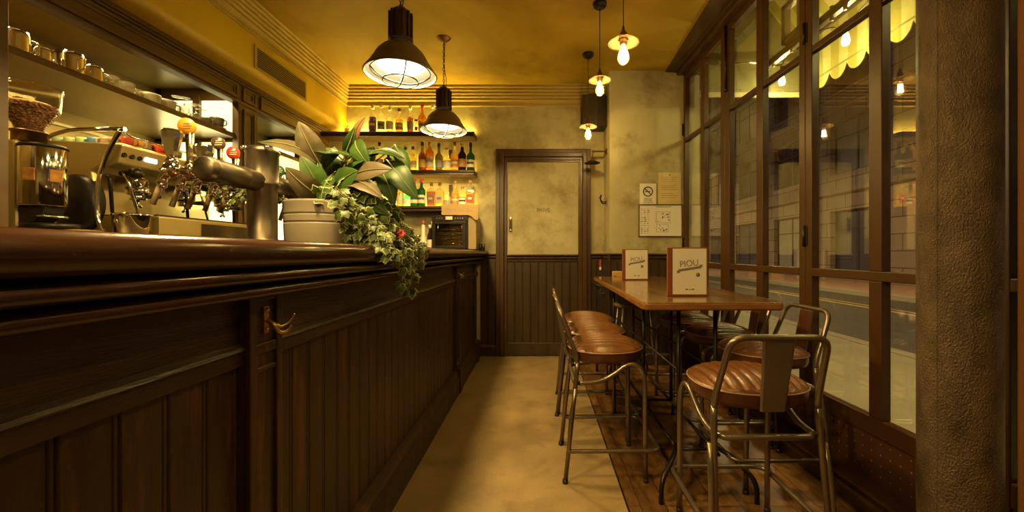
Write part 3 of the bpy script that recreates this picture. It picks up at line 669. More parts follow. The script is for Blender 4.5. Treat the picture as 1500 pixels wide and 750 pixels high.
for i,(px,dx,dz,l) in enumerate([(303,0,0,'dark cup right after the upturned wine glasses'),(292,-.11,0,'dark cup behind its row near the upturned wine glasses'),(318,0,.035,'dark cup stacked up on the ochre saucer cup'),(307,-.10,0,'dark cup tucked behind the stacked pair at the far end of the shelf')]):
    x=SX_+dx
    if i==0: gc.location=(x,sy(px,x),SZ); gc['label']=l; gc.rotation_euler.z=-.3
    else: put(gc,px,l,.2,x=x,z=SZ+dz)
oc=cup('ochre_cup',.055,.034,ochre,'ochre yellow cup under a dark cup at the far end of the shelf','cup'); oc.location=(SX_,sy(318),SZ); oc.rotation_euler.z=.1
# coloured cups on the machine
mc=[(88,(.30,.42,.20),'pale green cup on the machine top by the curved rail',-2.42),(105,(.42,.50,.22),'lime green cup on top of the espresso machine',-2.42),(122,(.38,.50,.18),'yellow green cup on the machine top, next to the blue one',-2.42),(139,(.08,.20,.34),'blue cup on top of the espresso machine',-2.42),(156,(.36,.25,.13),'tan cup on the machine top beside the blue cup',-2.42),(173,(.40,.30,.18),'beige cup on the machine behind the end of the chrome rail',-2.42),(188,(.50,.05,.02),'small red cup on the machine above the buttons',-2.40),(200,(.62,.38,.03),'bright yellow cup on the machine top between red cups',-2.38),(213,(.20,.14,.07),'brown cup on the machine behind the yellow cup',-2.42),(228,(.16,.13,.08),'dark olive cup on the machine top',-2.42),(236,(.60,.07,.02),'large orange red cup lying on the machine with its handle out',-2.38),(258,(.12,.20,.13),'dark green cup at the machine top behind the chrome tap handle',-2.38)]
for i,(px,c,l,x) in enumerate(mc):
    m_=mat('glazed_%d'%i,c,rough=.25); s=.033 if i!=10 else .042
    if i<6: x=X(px,2.40)
    q=cup('coffee_cup',s,.058,m_,l,'cup',group='coloured cups on the espresso machine'); yy=2.40 if i<6 else max(2.33,sy(px,x)); q.location=(x,yy,1.7655); q.rotation_euler.z=.5+i

# ================================================================== PLANT
pc=(-.865,1.64)
pl=empty('potted_plant',(pc[0],pc[1],1.18),'big leafy plant with trailing variegated ivy in a beige ridged planter','potted plant')
pr=[(0,0),(.127,0),(.132,.003),(.1335,.008),(.1365,.080),(.1367,.0845),(.1350,.0855),(.1350,.0885),(.1369,.0895),(.1371,.094),(.1378,.112),(.138,.1155),(.1363,.1165),(.1363,.1195),(.1382,.1205),(.1384,.125),(.1395,.158),(.1405,.162),(.1405,.168),(.138,.171),(.130,.170),(.126,.14),(0,.14)]
ob('planter', MB().lathe(pr,(pc[0],pc[1],1.18),'z',56), terr, pl)
ob('soil', MB().lathe([(0,.012),(.09,.006),(.130,0)],(pc[0],pc[1],1.338),'z',24,cap=False), soil, pl)
def leafblade(base,tip,w,up=(0,0,1),curl=.15,fold=.12,n=12,roll=0,wav=.0):
    """a broad leaf: cross-rows along a drooping midrib, folded about it; returns blade and rib builders"""
    B=Vector(base);T_=Vector(tip);D=T_-B;L_=D.length;d=D.normalized();u=Vector(up);u=(u-d*u.dot(d)).normalized();s=d.cross(u)
    if roll: R=Matrix.Rotation(roll,3,d); u=R@u; s=R@s
    mb=MB(); rb=[]
    vs=[];K=4
    for i in range(n+1):
        t=i/n; wd=w*.5*(math.sin(PI*t**.85))**.75 if 0<t<1 else .001
        mid=B+D*t+u*(curl*L_*math.sin(PI*t))-Vector((0,0,1))*0
        rb.append(mid+u*.002)
        for j in range(-K,K+1):
            q=j/K; ww=wd*q
            vs.append(mid+s*ww+u*(abs(q)*wd*fold*2 - (q*q)*wd*.25 + wav*wd*math.sin(t*26+ (2 if q<0 else 0))*abs(q)))
    W=2*K+1; fs=[]
    for i in range(n):
        for j in range(W-1): fs.append((i*W+j,i*W+j+1,(i+1)*W+j+1,(i+1)*W+j))
    # thickness
    m=len(vs); vs2=[v-u*.0016 for v in vs]
    mb.add(vs,fs,0,True); mb.add(vs2,[f[::-1] for f in fs],0,True)
    r=MB().tube(rb,.0022,6,rs=[.0034*(1-i/(n+1)) +.0006 for i in range(n+1)])
    return mb,r
def px3(px,py,Y): return Vector((X(px,Y),Y,Z(py,Y)))
cx,cy=pc
LV=[ # base px, tip px, depth base, depth tip, width, material, up, roll
 ((474,250),(437,178),1.62,1.55,.098,leafb,(0,-1,.1),.15),
 ((470,240),(378,208),1.62,1.50,.085,leafb,(0,-.8,.6),.2),
 ((478,292),(418,245),1.60,1.50,.090,leafb,(0,-1,.2),-.2),
 ((478,295),(440,228),1.60,1.54,.085,leafg,(0,-1,.1),.5),
 ((481,300),(466,236),1.62,1.60,.070,leafg,(.3,-1,0),-.3),
 ((476,246),(512,228),1.62,1.52,.075,leafg,(0,-.4,1),0),
 ((505,228),(520,186),1.62,1.60,.045,leafg,(.2,-1,0),.4),
 ((521,208),(535,172),1.62,1.60,.050,leafr,(0,-1,0),-.5),
 ((522,206),(543,245),1.62,1.55,.070,leafg,(.2,-1,.3),.4),
 ((492,252),(470,300),1.60,1.52,.090,leafg,(0,-1,.4),.4),
 ((500,262),(560,222),1.62,1.58,.110,leafg,(0,-.7,.8),0),
 ((508,240),(450,222),1.64,1.60,.090,leafg,(0,-.5,1),0),
 ((510,262),(575,248),1.60,1.50,.085,leafb,(0,-.8,.5),.2),
 ((505,270),(560,290),1.58,1.48,.080,leafb,(0,-.6,.7),-.1),
 ((530,238),(592,232),1.62,1.56,.070,leafg,(0,-.5,1),.1),
 ((578,213),(600,255),1.64,1.60,.055,leafg,(.3,-1,.2),0),
 ((566,235),(612,292),1.62,1.55,.090,leafg,(.1,-1,.4),.1),
 ((556,250),(578,300),1.62,1.56,.075,leafg,(.1,-1,.3),-.3),
 ((490,280),(524,250),1.56,1.50,.105,leafg,(0,-1,.3),0),
 ((482,290),(516,276),1.58,1.52,.085,leafg,(0,-.8,.6),.3),
 ((500,250),(528,222),1.68,1.66,.09,leafg,(0,-.8,.5),-.4),
 ((520,262),(548,215),1.70,1.68,.085,leafg,(0,-1,.2),.4),
 ((470,262),(430,262),1.66,1.62,.07,leafg,(0,-.5,.9),0),
 ((530,275),(596,262),1.66,1.62,.08,leafg,(0,-.6,.8),.1),
 ((486,262),(490,215),1.70,1.70,.085,leafg,(0,-1,.1),.2),
 ((505,285),(570,315),1.60,1.52,.085,leafg,(0,-.8,.6),0),
]
for i,(bp,tp_,yb,yt,w,m_,up,ro) in enumerate(LV):
    bl,rb_=leafblade(px3(bp[0],bp[1],yb),px3(tp_[0],tp_[1],yt),w,up,curl=.10+.05*(i%3),roll=ro,wav=.05 if m_ is leafb else .02)
    lo=ob('leaf', bl, m_, pl); ob('leaf_rib', rb_, rib, lo)
st=MB(); crown=Vector((cx+.01,cy-.01,1.335))
for i,(bp,tp_,yb,yt,w,m_,up,ro) in enumerate(LV):
    q=px3(bp[0],bp[1],yb); a=i*2.4; o_=Vector((cx+.03*math.cos(a),cy+.03*math.sin(a),1.335))
    st.tube(spline([o_,(o_+q)/2+Vector((.01*math.cos(a),.01,.0)),q],5),.0035,6)
ob('stems', st, stemm, pl)
# ivy
def ivyleaf(mb,pos,nrm,dirn,s):
    d=Vector(dirn).normalized(); n_=Vector(nrm); n_=(n_-d*n_.dot(d))
    if n_.length<1e-3: n_=d.orthogonal()
    n_.normalize(); t_=d.cross(n_)
    out=[(0,-.02),(.22,-.12),(.46,.06),(.40,.26),(.62,.52),(.34,.52),(.24,.70),(0,1.0),(-.24,.70),(-.34,.52),(-.62,.52),(-.40,.26),(-.46,.06),(-.22,-.12)]
    P=Vector(pos); N_=len(out)
    def pt(a,b,k): return P+t_*(a*s)+d*(b*s)+n_*(k*s - .22*s*(a*a+ (b-.4)**2))
    ctr=pt(0,.35,.10)
    inner=[pt(a*.80,.35+(b-.35)*.84,.05) for a,b in out]; outer=[pt(a,b,0) for a,b in out]
    fs=[(0,1+i,1+(i+1)%N_) for i in range(N_)]
    mb.add([ctr]+inner,fs,0,True)
    mb.add(inner+outer,[(i,i+N_,(i+1)%N_+N_,(i+1)%N_) for i in range(N_)],1,True)
rnd=random.Random(11); iv=MB(); vn=MB()
def strand(pts,n,sz,jit=.012):
    c=spline(pts,8); vn.tube(c,.0013,5)
    for k in range(n):
        i=min(len(c)-2,int((k+.5+rnd.uniform(-.3,.3))/n*(len(c)-1))); p=c[i]; tg=(c[i+1]-c[i]).normalized()
        side=Vector((rnd.uniform(-1,1),rnd.uniform(-1,.4),rnd.uniform(-.7,.5)))
        p2=p+side*jit; vn.tube([p,p2],.0008,4)
        ivyleaf(iv,p2,Vector((rnd.uniform(-.3,.5),-1+rnd.uniform(-.2,.5),rnd.uniform(-.1,.8))),tg*.6+side*.8+Vector((0,0,-.35)),sz*rnd.uniform(.7,1.25))
for k in range(44):     # mound over the planter's right side, falling to the bar top and over its edge
    a=rnd.uniform(-1.35,.8); r0=rnd.uniform(.02,.12)
    s0=Vector((cx+r0*math.cos(a),cy+r0*math.sin(a),1.35))
    out_=rnd.uniform(.17,.33); ang=rnd.uniform(-.75,.55)
    e_=Vector((cx+out_*math.cos(ang),cy+out_*math.sin(ang)*.7-.02,0))
    hi=rnd.uniform(1.36,1.43)
    m_=s0.lerp(e_,.45); m_.z=hi; m3=s0.lerp(e_,.85); m3.z=rnd.uniform(1.27,1.33)
    e_.z=rnd.uniform(1.19,1.24)
    if e_.x>-.64:
        e_.z=1.20; strand([s0,m_,m3,e_],17,.034,.018)
    else: strand([s0,m_,m3,e_],16,.034,.018)
for k in range(26):     # over the edge
    y=rnd.uniform(1.42,1.88); x=rnd.uniform(-.56,-.53); zb=rnd.uniform(1.135-.12*max(0,1-abs(y-1.70)/.16),1.16)
    strand([(cx+.10,cy+rnd.uniform(-.06,.06),1.37),(-.70,y-.05,1.33+rnd.uniform(-.03,.05)),(-.60,y,1.23+rnd.uniform(0,.04)),(x,y,1.17),(x+.005,y+.01,zb)],18,.033,.015)
strand([(-.60,1.70,1.25),(-.545,1.69,1.18),(-.535,1.69,1.10),(-.53,1.70,1.03),(-.53,1.69,.99)],16,.034,.014)
strand([(-.60,1.66,1.25),(-.55,1.66,1.17),(-.545,1.655,1.10),(-.56,1.65,1.04),(-.565,1.645,1.02)],12,.034,.012)
for k in range(7): strand([(cx-.08,cy-.08,1.35),(cx-.16-.02*k,cy-.10,1.37+.004*k),(cx-.20-.025*k,cy-.08-.01*k,1.34)],6,.022,.01)
fo=ob('ivy_foliage', iv, [ivyg,ivyc], pl); ob('ivy_stems', vn, stemm, pl)
# a few red blossoms in the ivy
fl=MB()
rnd=random.Random(5)
for c_ in ((-.625,1.63,1.27),(-.60,1.60,1.235),(-.545,1.64,1.225)):
    for k in range(7):
        a=k*.9; q=MB().ball((0,0,0),.010,8,sc=(1,.45,.8)); q.xf(Matrix.Translation((c_[0]+.011*math.cos(a),c_[1]-.03+.004*math.sin(a*2),c_[2]+.011*math.sin(a)))@Matrix.Rotation(a,4,'Y')); fl.add(q.v,q.f,0,True)
ob('blossom', fl, mat('crimson_petals',(.55,.03,.04),(.7,.12,.1),scale=40,rough=.5), pl)
# ================================================================== BACK WALL SHELVES
for nm,x0,x1,zt,lab in (('wall_shelf',-2.34,-.70,2.455,'topmost dark wood shelf of bottles on the back wall'),('wall_shelf',-2.2,-.70,2.045,'middle dark wood bottle shelf on the back wall'),('wall_shelf',-2.2,-.70,1.655,'lowest dark wood bottle shelf, running behind the cardboard sign')):
    sh=MB().prism([(4.6,zt),(4.385,zt),(4.375,zt-.01),(4.375,zt-.022),(4.39,zt-.03),(4.39,zt-.05),(4.6,zt-.05)],x0,x1,'x')
    so=ob('wall_shelf', sh, dwoodh, org=((x0+x1)/2,4.5,zt-.025), bevel=.002); tag(so,lab,'shelf','dark wood shelves on the back wall')
    ls=ob('light_strip', MB().box((x0+.1,4.585,zt+.0005),(x1-.03,4.597,zt+.006)), ledm, so)
# brackets
for zt in (2.045,1.655):
    br=ob('shelf_bracket', MB().prism([(4.6,zt+.26),(4.575,zt+.26),(4.575,zt+.10),(4.60,zt+.06)],-1.01,-.97,'x'), dwood, org=(-.99,4.59,zt+.15), bevel=.003)
    tag(br,'small dark wooden bracket under the %s shelf'%('topmost' if zt>2 else 'middle'),'bracket')

def bottle(kind,h,r,gm,capm,labm=None,lab2=None,liq=None,neck=.012,sh=.62,square=False,stopper=False):
    """one bottle at the origin: glass body, cap and labels as parts"""
    r*=1.15; neck*=1.15
    root=empty('liquor_bottle' if kind=='b' else kind,(0,0,0),'','bottle')
    n=4 if square else 20; k=1.25 if square else 1
    bz=h*sh
    pr=[(0,0),(r*.92*k,0),(r*k,.006),(r*k,bz-.02),(r*.93*k,bz),(r*.6*k if square else r*.62,bz+h*.06),(neck*1.15,bz+h*.11),(neck,h*.80),(neck,h*.93),(0,h*.93)]
    mb=MB().lathe(pr,(0,0,0),'z',n,sm=not square,a0=PI/4,a1=PI/4+2*PI,cap=False)
    ob('glass_body', mb, gm, root)
    if liq:
        lp=[(0,.008),(r*.88*k,.008),(r*.90*k,.012),(r*.90*k,bz*.93 if h>.25 else bz*.8),(0,bz*.93 if h>.25 else bz*.8)]
        ob('liquor', MB().lathe(lp,(0,0,0),'z',n,sm=not square,a0=PI/4,a1=PI/4+2*PI,cap=False), liq, root)
    cp=MB().cyl((0,0,h*.86),neck*1.25,h*.14,n=14)
    if stopper: cp=MB().cyl((0,0,h*.93),neck*1.1,h*.03,n=14); cp.ball((0,0,h*.985),neck*1.3,12)
    ob('cap', cp, capm, root)
    if labm:
        q=r*1.012*k
        if square:
            s=r*k/math.sqrt(2)*1.0
            lb=MB().box((-s*.82,-s-.0015,bz*.22),(s*.82,-s-.0002,bz*.72))
        else: lb=MB().lathe([(q,bz*.20),(q,bz*.68)],(0,0,0),'z',20,cap=False,a0=-PI*.95,a1=-PI*.05)
        lo=ob('bottle_label', lb, labm, root)
        if lab2:
            if square: l2=MB().box((-s*.5,-s-.0022,bz*.42),(s*.5,-s-.0014,bz*.56))
            else: l2=MB().lathe([(q*1.008,bz*.40),(q*1.008,bz*.54)],(0,0,0),'z',16,cap=False,a0=-PI*.8,a1=-PI*.2)
            ob('label_print', l2, lab2, lo)
    return root
def gm(n,c,bw=.3): return glass('bottle_glass_'+n,c,1.45,body=c,bw=bw)
G={'clear':gm('clear',(.93,.93,.85),.10),'amber':gm('amber',(.55,.30,.08),.35),'dark':gm('dark',(.06,.035,.02),.7),'green':gm('green',(.06,.20,.05),.45),'aqua':gm('aqua',(.35,.85,.68),.35),'olive':gm('olive',(.26,.24,.06),.45),'pale':gm('pale',(.95,.82,.45),.2),'blue':gm('blue',(.6,.78,.85),.3)}
def lq(n,c): return glass('liquor_'+n,c,1.3,body=c,bw=.5)
Lq={'gold':lq('gold',(.85,.66,.22)),'whisky':lq('whisky',(.62,.36,.08)),'violet':lq('violet',(.13,.05,.45)),'rose':lq('rose',(.55,.24,.12)),'clear':lq('water',(.95,.93,.8))}
pm=lambda n,c:mat('print_'+n,c,rough=.5)
Cc={'black':pm('black',(.03,.025,.02)),'cream':pm('cream',(.72,.62,.4)),'white':pm('white',(.80,.78,.68)),'red':pm('red',(.5,.04,.03)),'brown':pm('brown',(.18,.08,.03)),'grey':pm('grey',(.35,.32,.27)),'gold':pm('gold',(.6,.4,.1)),'silver':pm('silver',(.55,.52,.45)),'cork':pm('cork',(.42,.26,.12)),'orange':pm('orange',(.45,.22,.07)),'navy':pm('navy',(.06,.06,.15))}
YB=4.46
def place(px,z,label,group,Y=YB,cat='bottle',**k):
    o=bottle('b',**k); o.location=(X(px,Y),Y,z); tag(o,label,cat,group); return o
S1,S2,S3=2.4555,2.0455,1.6555
g1='bottles on the topmost shelf'; g2='bottles on the middle shelf'; g3='bottles on the lowest shelf'
place(546,S1,'clear bottle with violet liquor, leftmost tall bottle on the topmost shelf',g1,h=.31,r=.036,gm=G['clear'],capm=Cc['silver'],labm=Cc['brown'],lab2=Cc['cream'],liq=Lq['violet'],sh=.60)
place(558.6,S1,'clear bottle with a dark ornate label and glass stopper, next to the violet one',g1,h=.30,r=.034,gm=G['clear'],capm=Cc['cream'],labm=Cc['grey'],lab2=Cc['brown'],sh=.60,stopper=True)
place(571,S1,'clear bottle of pale spirit with a cream label on the topmost shelf',g1,h=.29,r=.035,gm=G['clear'],capm=Cc['silver'],labm=Cc['cream'],liq=Lq['clear'],sh=.62)
place(585,S1,'clear bottle with brown labels and golden spirit on the topmost shelf',g1,h=.27,r=.036,gm=G['clear'],capm=Cc['brown'],labm=Cc['orange'],lab2=Cc['cream'],liq=Lq['gold'],sh=.58)
place(601,S1,'slim clear bottle with a greyish label, just left of the red-capped bottle',g1,h=.30,r=.030,gm=G['clear'],capm=Cc['white'],labm=Cc['grey'],liq=Lq['rose'],sh=.60)
place(618.5,S1,'dark amber bottle with a red cap, rightmost on the topmost shelf beside the lamp',g1,h=.31,r=.038,gm=G['amber'],capm=Cc['red'],labm=Cc['cream'],lab2=Cc['brown'],sh=.58)
place(634,S1,'clear bottle with a silver cap hidden partly behind the rear cone lamp',g1,h=.32,r=.034,gm=G['clear'],capm=Cc['silver'],labm=Cc['white'],sh=.6)
place(609.5,S1,'small red-labelled bottle between the slim clear and the amber bottle',g1,h=.14,r=.014,gm=G['clear'],capm=Cc['brown'],labm=Cc['red'],Y=4.43)
# little glasses at the left end
vg=empty('votive_glass',(X(508,YB),YB,S1),'small glass at the far left end of the topmost shelf','glass','little glasses on the topmost shelf')
ob('glass_body', MB().lathe([(.024,0),(.028,.004),(.028,.085),(.026,.085),(.026,.01),(0,.01)],vg.location,'z',20,cap=False), tumglass, vg); ob('drink', MB().lathe([(0,.012),(.024,.012),(.024,.05),(0,.05)],vg.location,'z',16), Lq['gold'], vg)
v2=clone(vg,(X(520,YB),YB,S1),'second small glass from the left end of the topmost shelf',scale=(.9,.9,.75))
# middle shelf
place(556,S2,'bottle with a black cap showing above the big plant leaf, middle shelf',g2,h=.31,r=.035,gm=G['clear'],capm=Cc['black'],labm=Cc['white'],sh=.6)
place(507,S2,'bottle with a dark cap at the far left of the middle shelf, behind the plant',g2,h=.31,r=.035,gm=G['pale'],capm=Cc['black'],labm=Cc['cream'],sh=.6)
place(569,S2,'squat dark bottle with a black cap behind the plant on the middle shelf',g2,h=.22,r=.042,gm=G['dark'],capm=Cc['black'],labm=Cc['cream'],sh=.58)
place(581,S2,'pale blue square bottle behind the plant leaves on the middle shelf',g2,h=.25,r=.042,gm=G['blue'],capm=Cc['silver'],labm=Cc['white'],square=True,sh=.7)
place(594,S2,'aqua glass bottle beside the drooping plant leaf on the middle shelf',g2,h=.26,r=.036,gm=G['aqua'],capm=Cc['navy'],labm=None,sh=.66)
place(605,S2,'clear bottle with a floral label and dark cap on the middle shelf',g2,h=.265,r=.038,gm=G['pale'],capm=Cc['brown'],labm=Cc['cream'],lab2=Cc['gold'],liq=Lq['clear'],sh=.58)
place(618.5,S2,'amber bottle with a tapered neck and pourer on the middle shelf',g2,h=.315,r=.037,gm=G['amber'],capm=Cc['black'],labm=Cc['gold'],liq=Lq['whisky'],sh=.55)
place(629.5,S2,'tall rosy brown bottle with a pale label on the middle shelf',g2,h=.315,r=.038,gm=G['amber'],capm=Cc['cork'],labm=Cc['cream'],lab2=Cc['grey'],sh=.68)
place(643,S2,'greenish clear bottle with a black cap, middle of the middle shelf',g2,h=.30,r=.036,gm=G['olive'],capm=Cc['black'],labm=Cc['grey'],sh=.55)
place(654.5,S2,'short clear bottle with a wooden stopper on the middle shelf',g2,h=.245,r=.038,gm=G['clear'],capm=Cc['cork'],labm=Cc['white'],liq=Lq['gold'],sh=.58,stopper=True)
place(666,S2,'golden bottle with a tall dark cap and orange label on the middle shelf',g2,h=.315,r=.039,gm=G['pale'],capm=Cc['brown'],labm=Cc['orange'],lab2=Cc['cream'],liq=Lq['gold'],sh=.56)
place(677,S2,'dark bottle with an orange label and foiled neck on the middle shelf',g2,h=.30,r=.039,gm=G['dark'],capm=Cc['gold'],labm=Cc['orange'],sh=.62,neck=.015)
place(689.5,S2,'dark green bottle at the right end of the middle shelf',g2,h=.31,r=.039,gm=G['green'],capm=Cc['black'],labm=Cc['cream'],lab2=Cc['navy'],sh=.55)
# lowest shelf
place(586,S3,'tall cream bottle behind the hanging leaf on the lowest shelf',g3,h=.27,r=.034,gm=G['pale'],capm=Cc['cream'],labm=Cc['cream'],liq=Lq['gold'])
place(596.5,S3,'aqua green squat bottle on the lowest shelf',g3,h=.155,r=.044,gm=G['aqua'],capm=Cc['silver'],labm=Cc['white'],sh=.75)
place(607,S3,'dark green bottle with red cap and cream label, left one of the pair',g3,h=.305,r=.038,gm=G['green'],capm=Cc['red'],labm=Cc['cream'],lab2=Cc['navy'],sh=.60)
place(617.5,S3,'dark green bottle with red cap and cream label, right one of the pair',g3,h=.305,r=.038,gm=G['green'],capm=Cc['red'],labm=Cc['cream'],lab2=Cc['navy'],sh=.60)
place(632,S3,'square whiskey bottle with rosy shoulder and dark label, lowest shelf',g3,h=.265,r=.044,gm=G['clear'],capm=Cc['brown'],labm=Cc['brown'],lab2=Cc['grey'],liq=Lq['rose'],square=True,sh=.66)
place(644.5,S3,'square whiskey bottle with clear shoulder and brown label, lowest shelf',g3,h=.265,r=.044,gm=G['clear'],capm=Cc['brown'],labm=Cc['grey'],lab2=Cc['brown'],liq=Lq['gold'],square=True,sh=.66)
place(656,S3,'short small-labelled clear bottle, shortest on the lowest shelf',g3,h=.155,r=.036,gm=G['clear'],capm=Cc['silver'],labm=Cc['grey'],liq=Lq['gold'],sh=.62)
place(667,S3,'clear golden bottle with orange label and tall cork, lowest shelf',g3,h=.28,r=.037,gm=G['pale'],capm=Cc['cork'],labm=Cc['orange'],lab2=Cc['cream'],liq=Lq['gold'],sh=.56)
place(677.5,S3,'bottle with a round skull-like black and white label, lowest shelf',g3,h=.23,r=.037,gm=G['clear'],capm=Cc['cork'],labm=Cc['white'],lab2=Cc['black'],liq=Lq['gold'],sh=.58)
place(689,S3,'square clear bottle with a slanted red label at the right end of the lowest shelf',g3,h=.285,r=.042,gm=G['clear'],capm=Cc['cork'],labm=Cc['red'],lab2=Cc['cream'],liq=Lq['gold'],sh=.62,square=True)
# counter return at the back wall
rt=ob('back_counter', MB().box((-2.2,4.22,0),(-1.30,4.595,1.15)).box((-2.2,4.17,1.15),(-1.29,4.595,1.178)), cabwood, org=(-1.7,4.4,0), bevel=.004); tag(rt,'low wooden back counter under the bottle shelves, behind the plant','counter')
ZC=1.1785
# oven
ov=empty('countertop_oven',(-1.02,4.38,ZC),'dark countertop oven with a glass door and wire racks, under the cardboard sign','oven')
x0,x1,y0,y1,z0,z1=-1.115,-.655,4.25,4.56,ZC+.012,ZC+.365
f=MB().box((x0,y0,z0),(x0+.03,y1,z1)).box((-.76,y0,z0),(-.74,y1,z1)).box((x0,y0,z1-.02),(-.74,y1,z1)).box((x0,y0,z0),(-.74,y1,z0+.02)).box((x0,y1-.02,z0),(-.74,y1,z1)).box((x0,y0-.008,z1-.06),(-.74,y0,z1))
ob('housing', f, blackmet, ov, bevel=.003)
ob('oven_lining', MB().box((x0+.03,y1-.03,z0+.02),(-.76,y1-.021,z1-.02)).box((x0+.03,y0+.01,z0+.02),(-.76,y1-.02,z0+.028)), steel, ov)
ob('side_cabinet', MB().box((-.74,y0+.01,z0),(x1,y1,z1-.01)), mat('dull_olive_metal',(.22,.16,.07),(.28,.21,.1),scale=4,rough=.45), ov, bevel=.006)
ob('door_frame', MB().box((x0+.005,y0-.02,z0+.005),(-.76,y0-.004,z0+.035)).box((x0+.005,y0-.02,z1-.09),(-.76,y0-.004,z1-.065)).box((x0+.005,y0-.02,z0+.03),(x0+.04,y0-.004,z1-.08)).box((-.80,y0-.02,z0+.03),(-.76,y0-.004,z1-.08)), blackmet, ov, bevel=.003)
ob('door_glass', MB().box((x0+.04,y0-.014,z0+.035),(-.80,y0-.010,z1-.09)), glass('oven_glass',(.75,.7,.6),1.5), ov)
rk=MB()
for k in range(4):
    z=z0+.06+k*.047; rk.tube([(x0+.035,y0+.002,z),(-.765,y0+.002,z)],.0055,6); rk.tube([(x0+.035,y0+.25,z),(-.765,y0+.25,z)],.004,6)
    for j in range(9): xx=x0+.05+j*.034; rk.tube([(xx,y0+.002,z),(xx,y0+.25,z)],.0022,5)
ob('wire_rack', rk, chrome, ov)
ob('door_handle', MB().tube(fillet([(x0+.07,y0-.02,z1-.10),(x0+.075,y0-.045,z1-.12),(x0+.075,y0-.045,z1-.15),(x0+.07,y0-.02,z1-.165)],.02),.005), chrome, ov)
ob('door_handle', MB().tube(fillet([(-.80,y0-.02,z1-.10),(-.795,y0-.045,z1-.12),(-.795,y0-.045,z1-.15),(-.80,y0-.02,z1-.165)],.02),.005), chrome, ov)
ob('control_display', MB().box((-.97,y0-.011,z1-.045),(-.90,y0-.007,z1-.012)), mat('dull_display',(.5,.45,.3),rough=.3), ov)
kn=MB()
for xx in (-1.06,-1.035,-1.01,-.87,-.845,-.82,-.795): kn.cyl((xx,y0-.011,z1-.03),.006,.004,'y',12)
ob('button', kn, steel, ov)
ob('foot', MB().cyl((x0+.03,y0+.03,ZC),.012,.013).cyl((x1-.03,y0+.03,ZC),.012,.013).cyl((x0+.03,y1-.03,ZC),.012,.013).cyl((x1-.03,y1-.03,ZC),.012,.013), blackm, ov)
# cardboard sign, its front edge leaning over the oven
card=mat('brown_cardboard',(.28,.18,.065),(.34,.22,.085),scale=6,rough=.8)
cs=empty('cardboard_sign',(-.83,4.30,z1),'torn piece of brown cardboard with handwriting, propped on the small oven','sign')
poly=[(-1.01,z1+.003),(-1.012,z1+.118),(-.63,z1+.110),(-.632,z1-.045),(-.665,z1-.05),(-.70,z1-.012),(-.74,z1+.003)]
ob('cardboard', MB().prism(poly,4.268-.035,4.272-.035,'y'), card, cs)
text('handwriting','Pico de Bú',.062,(-.83,4.2320,z1+.052),RX(PI/2),inkg,cs,.0005,sx=1.05)
# things beside the oven
pb_=empty('pepper_mill',(X(620,4.32),4.32,ZC),'pale bottle shaped dispenser with a red tip, left of the small oven','dispenser'); o_=pb_.location
ob('body', MB().lathe([(0,0),(.034,0),(.036,.01),(.034,.14),(.022,.155),(.019,.26),(.012,.275),(0,.275)],o_,'z',24), mat('cream_plastic',(.65,.52,.33),rough=.4), pb_)
ob('tip', MB().lathe([(.013,.275),(.015,.29),(.007,.315),(0,.32)],o_,'z',16), Cc['red'], pb_)
q=place(630,ZC,'slim dark bottle standing between the dispenser and the oven',None,Y=4.30,h=.27,r=.026,gm=G['dark'],capm=Cc['silver'],labm=Cc['cream'])
q=place(634,ZC,'taller dark bottle right against the left side of the small oven',None,Y=4.38,h=.31,r=.028,gm=G['dark'],capm=Cc['cream'],labm=Cc['grey'])
j=empty('glass_jar',(X(612,4.35),4.35,ZC),'round glass jar behind the ivy, left of the pale dispenser','jar'); o_=j.location
ob('glass_body', MB().lathe([(.030,0),(.036,.01),(.038,.11),(.030,.13),(.028,.14)],o_,'z',24,cap=False), tumglass, j); ob('lid', MB().lathe([(.0,.14),(.030,.14),(.030,.165),(0,.168)],o_,'z',24), steel, j)
for px,l in ((704,'small black pot in the corner right of the oven'),(708.5,'slim black holder at the very end of the bar counter')):
    q=ob('black_pot', MB().lathe([(0,0),(.014,0),(.016,.075),(.012,.075),(.011,.01),(0,.01)],(X(px,4.42),4.42,1.1785),'z',16), blackm, org=(X(px,4.42),4.42,1.1785)); tag(q,l,'pot')

# ================================================================== PIER: notices, speaker, wall lamp, hook
YF=4.22
def frame_poster(name,px0,py0,px1,py1,label,cat,fm,pmt,b=.012,dep=.014):
    xa,xb,za,zb=X(px0,YF),X(px1,YF),Z(py1,YF),Z(py0,YF)
    r=empty(name,((xa+xb)/2,YF,(za+zb)/2),label,cat)
    if fm: ob('frame', MB().box((xa,YF-dep,za),(xa+b,YF,zb)).box((xb-b,YF-dep,za),(xb,YF,zb)).box((xa+b,YF-dep,za),(xb-b,YF,za+b)).box((xa+b,YF-dep,zb-b),(xb-b,YF,zb)), fm, r, bevel=.002)
    else: b=0
    ob('sheet', MB().box((xa+b,YF-dep*.6,za+b),(xb-b,YF-.0005,zb-b)), pmt, r)
    return r,xa,xb,za,zb
ns,xa,xb,za,zb=frame_poster('no_smoking_sign',937,269,961,299,'small white no smoking notice with a dark ring, on the pier above the framed plan','sign',None,paper,dep=.006)
cxn,czn=(xa+xb)/2,zb-.082; rr=.052
rg=MB(); rg.lathe([(rr,-.001),(rr,.001),(rr-.011,.001),(rr-.011,-.001),(rr,-.001)],(cxn,YF-.0048,czn),'y',36,cap=False)
s=len(rg.v); rg.box((-.048,-.0008,-.005),(.048,.0008,.005)); M_=Matrix.Translation((cxn,YF-.0048,czn))@Matrix.Rotation(PI/4,4,'Y')
for i in range(s,len(rg.v)): rg.v[i]=tuple(M_@Vector(rg.v[i]))
rg.box((cxn-.03,YF-.0052,czn-.006),(cxn+.025,YF-.0042,czn+.004))
ob('symbol', rg, ink, ns)
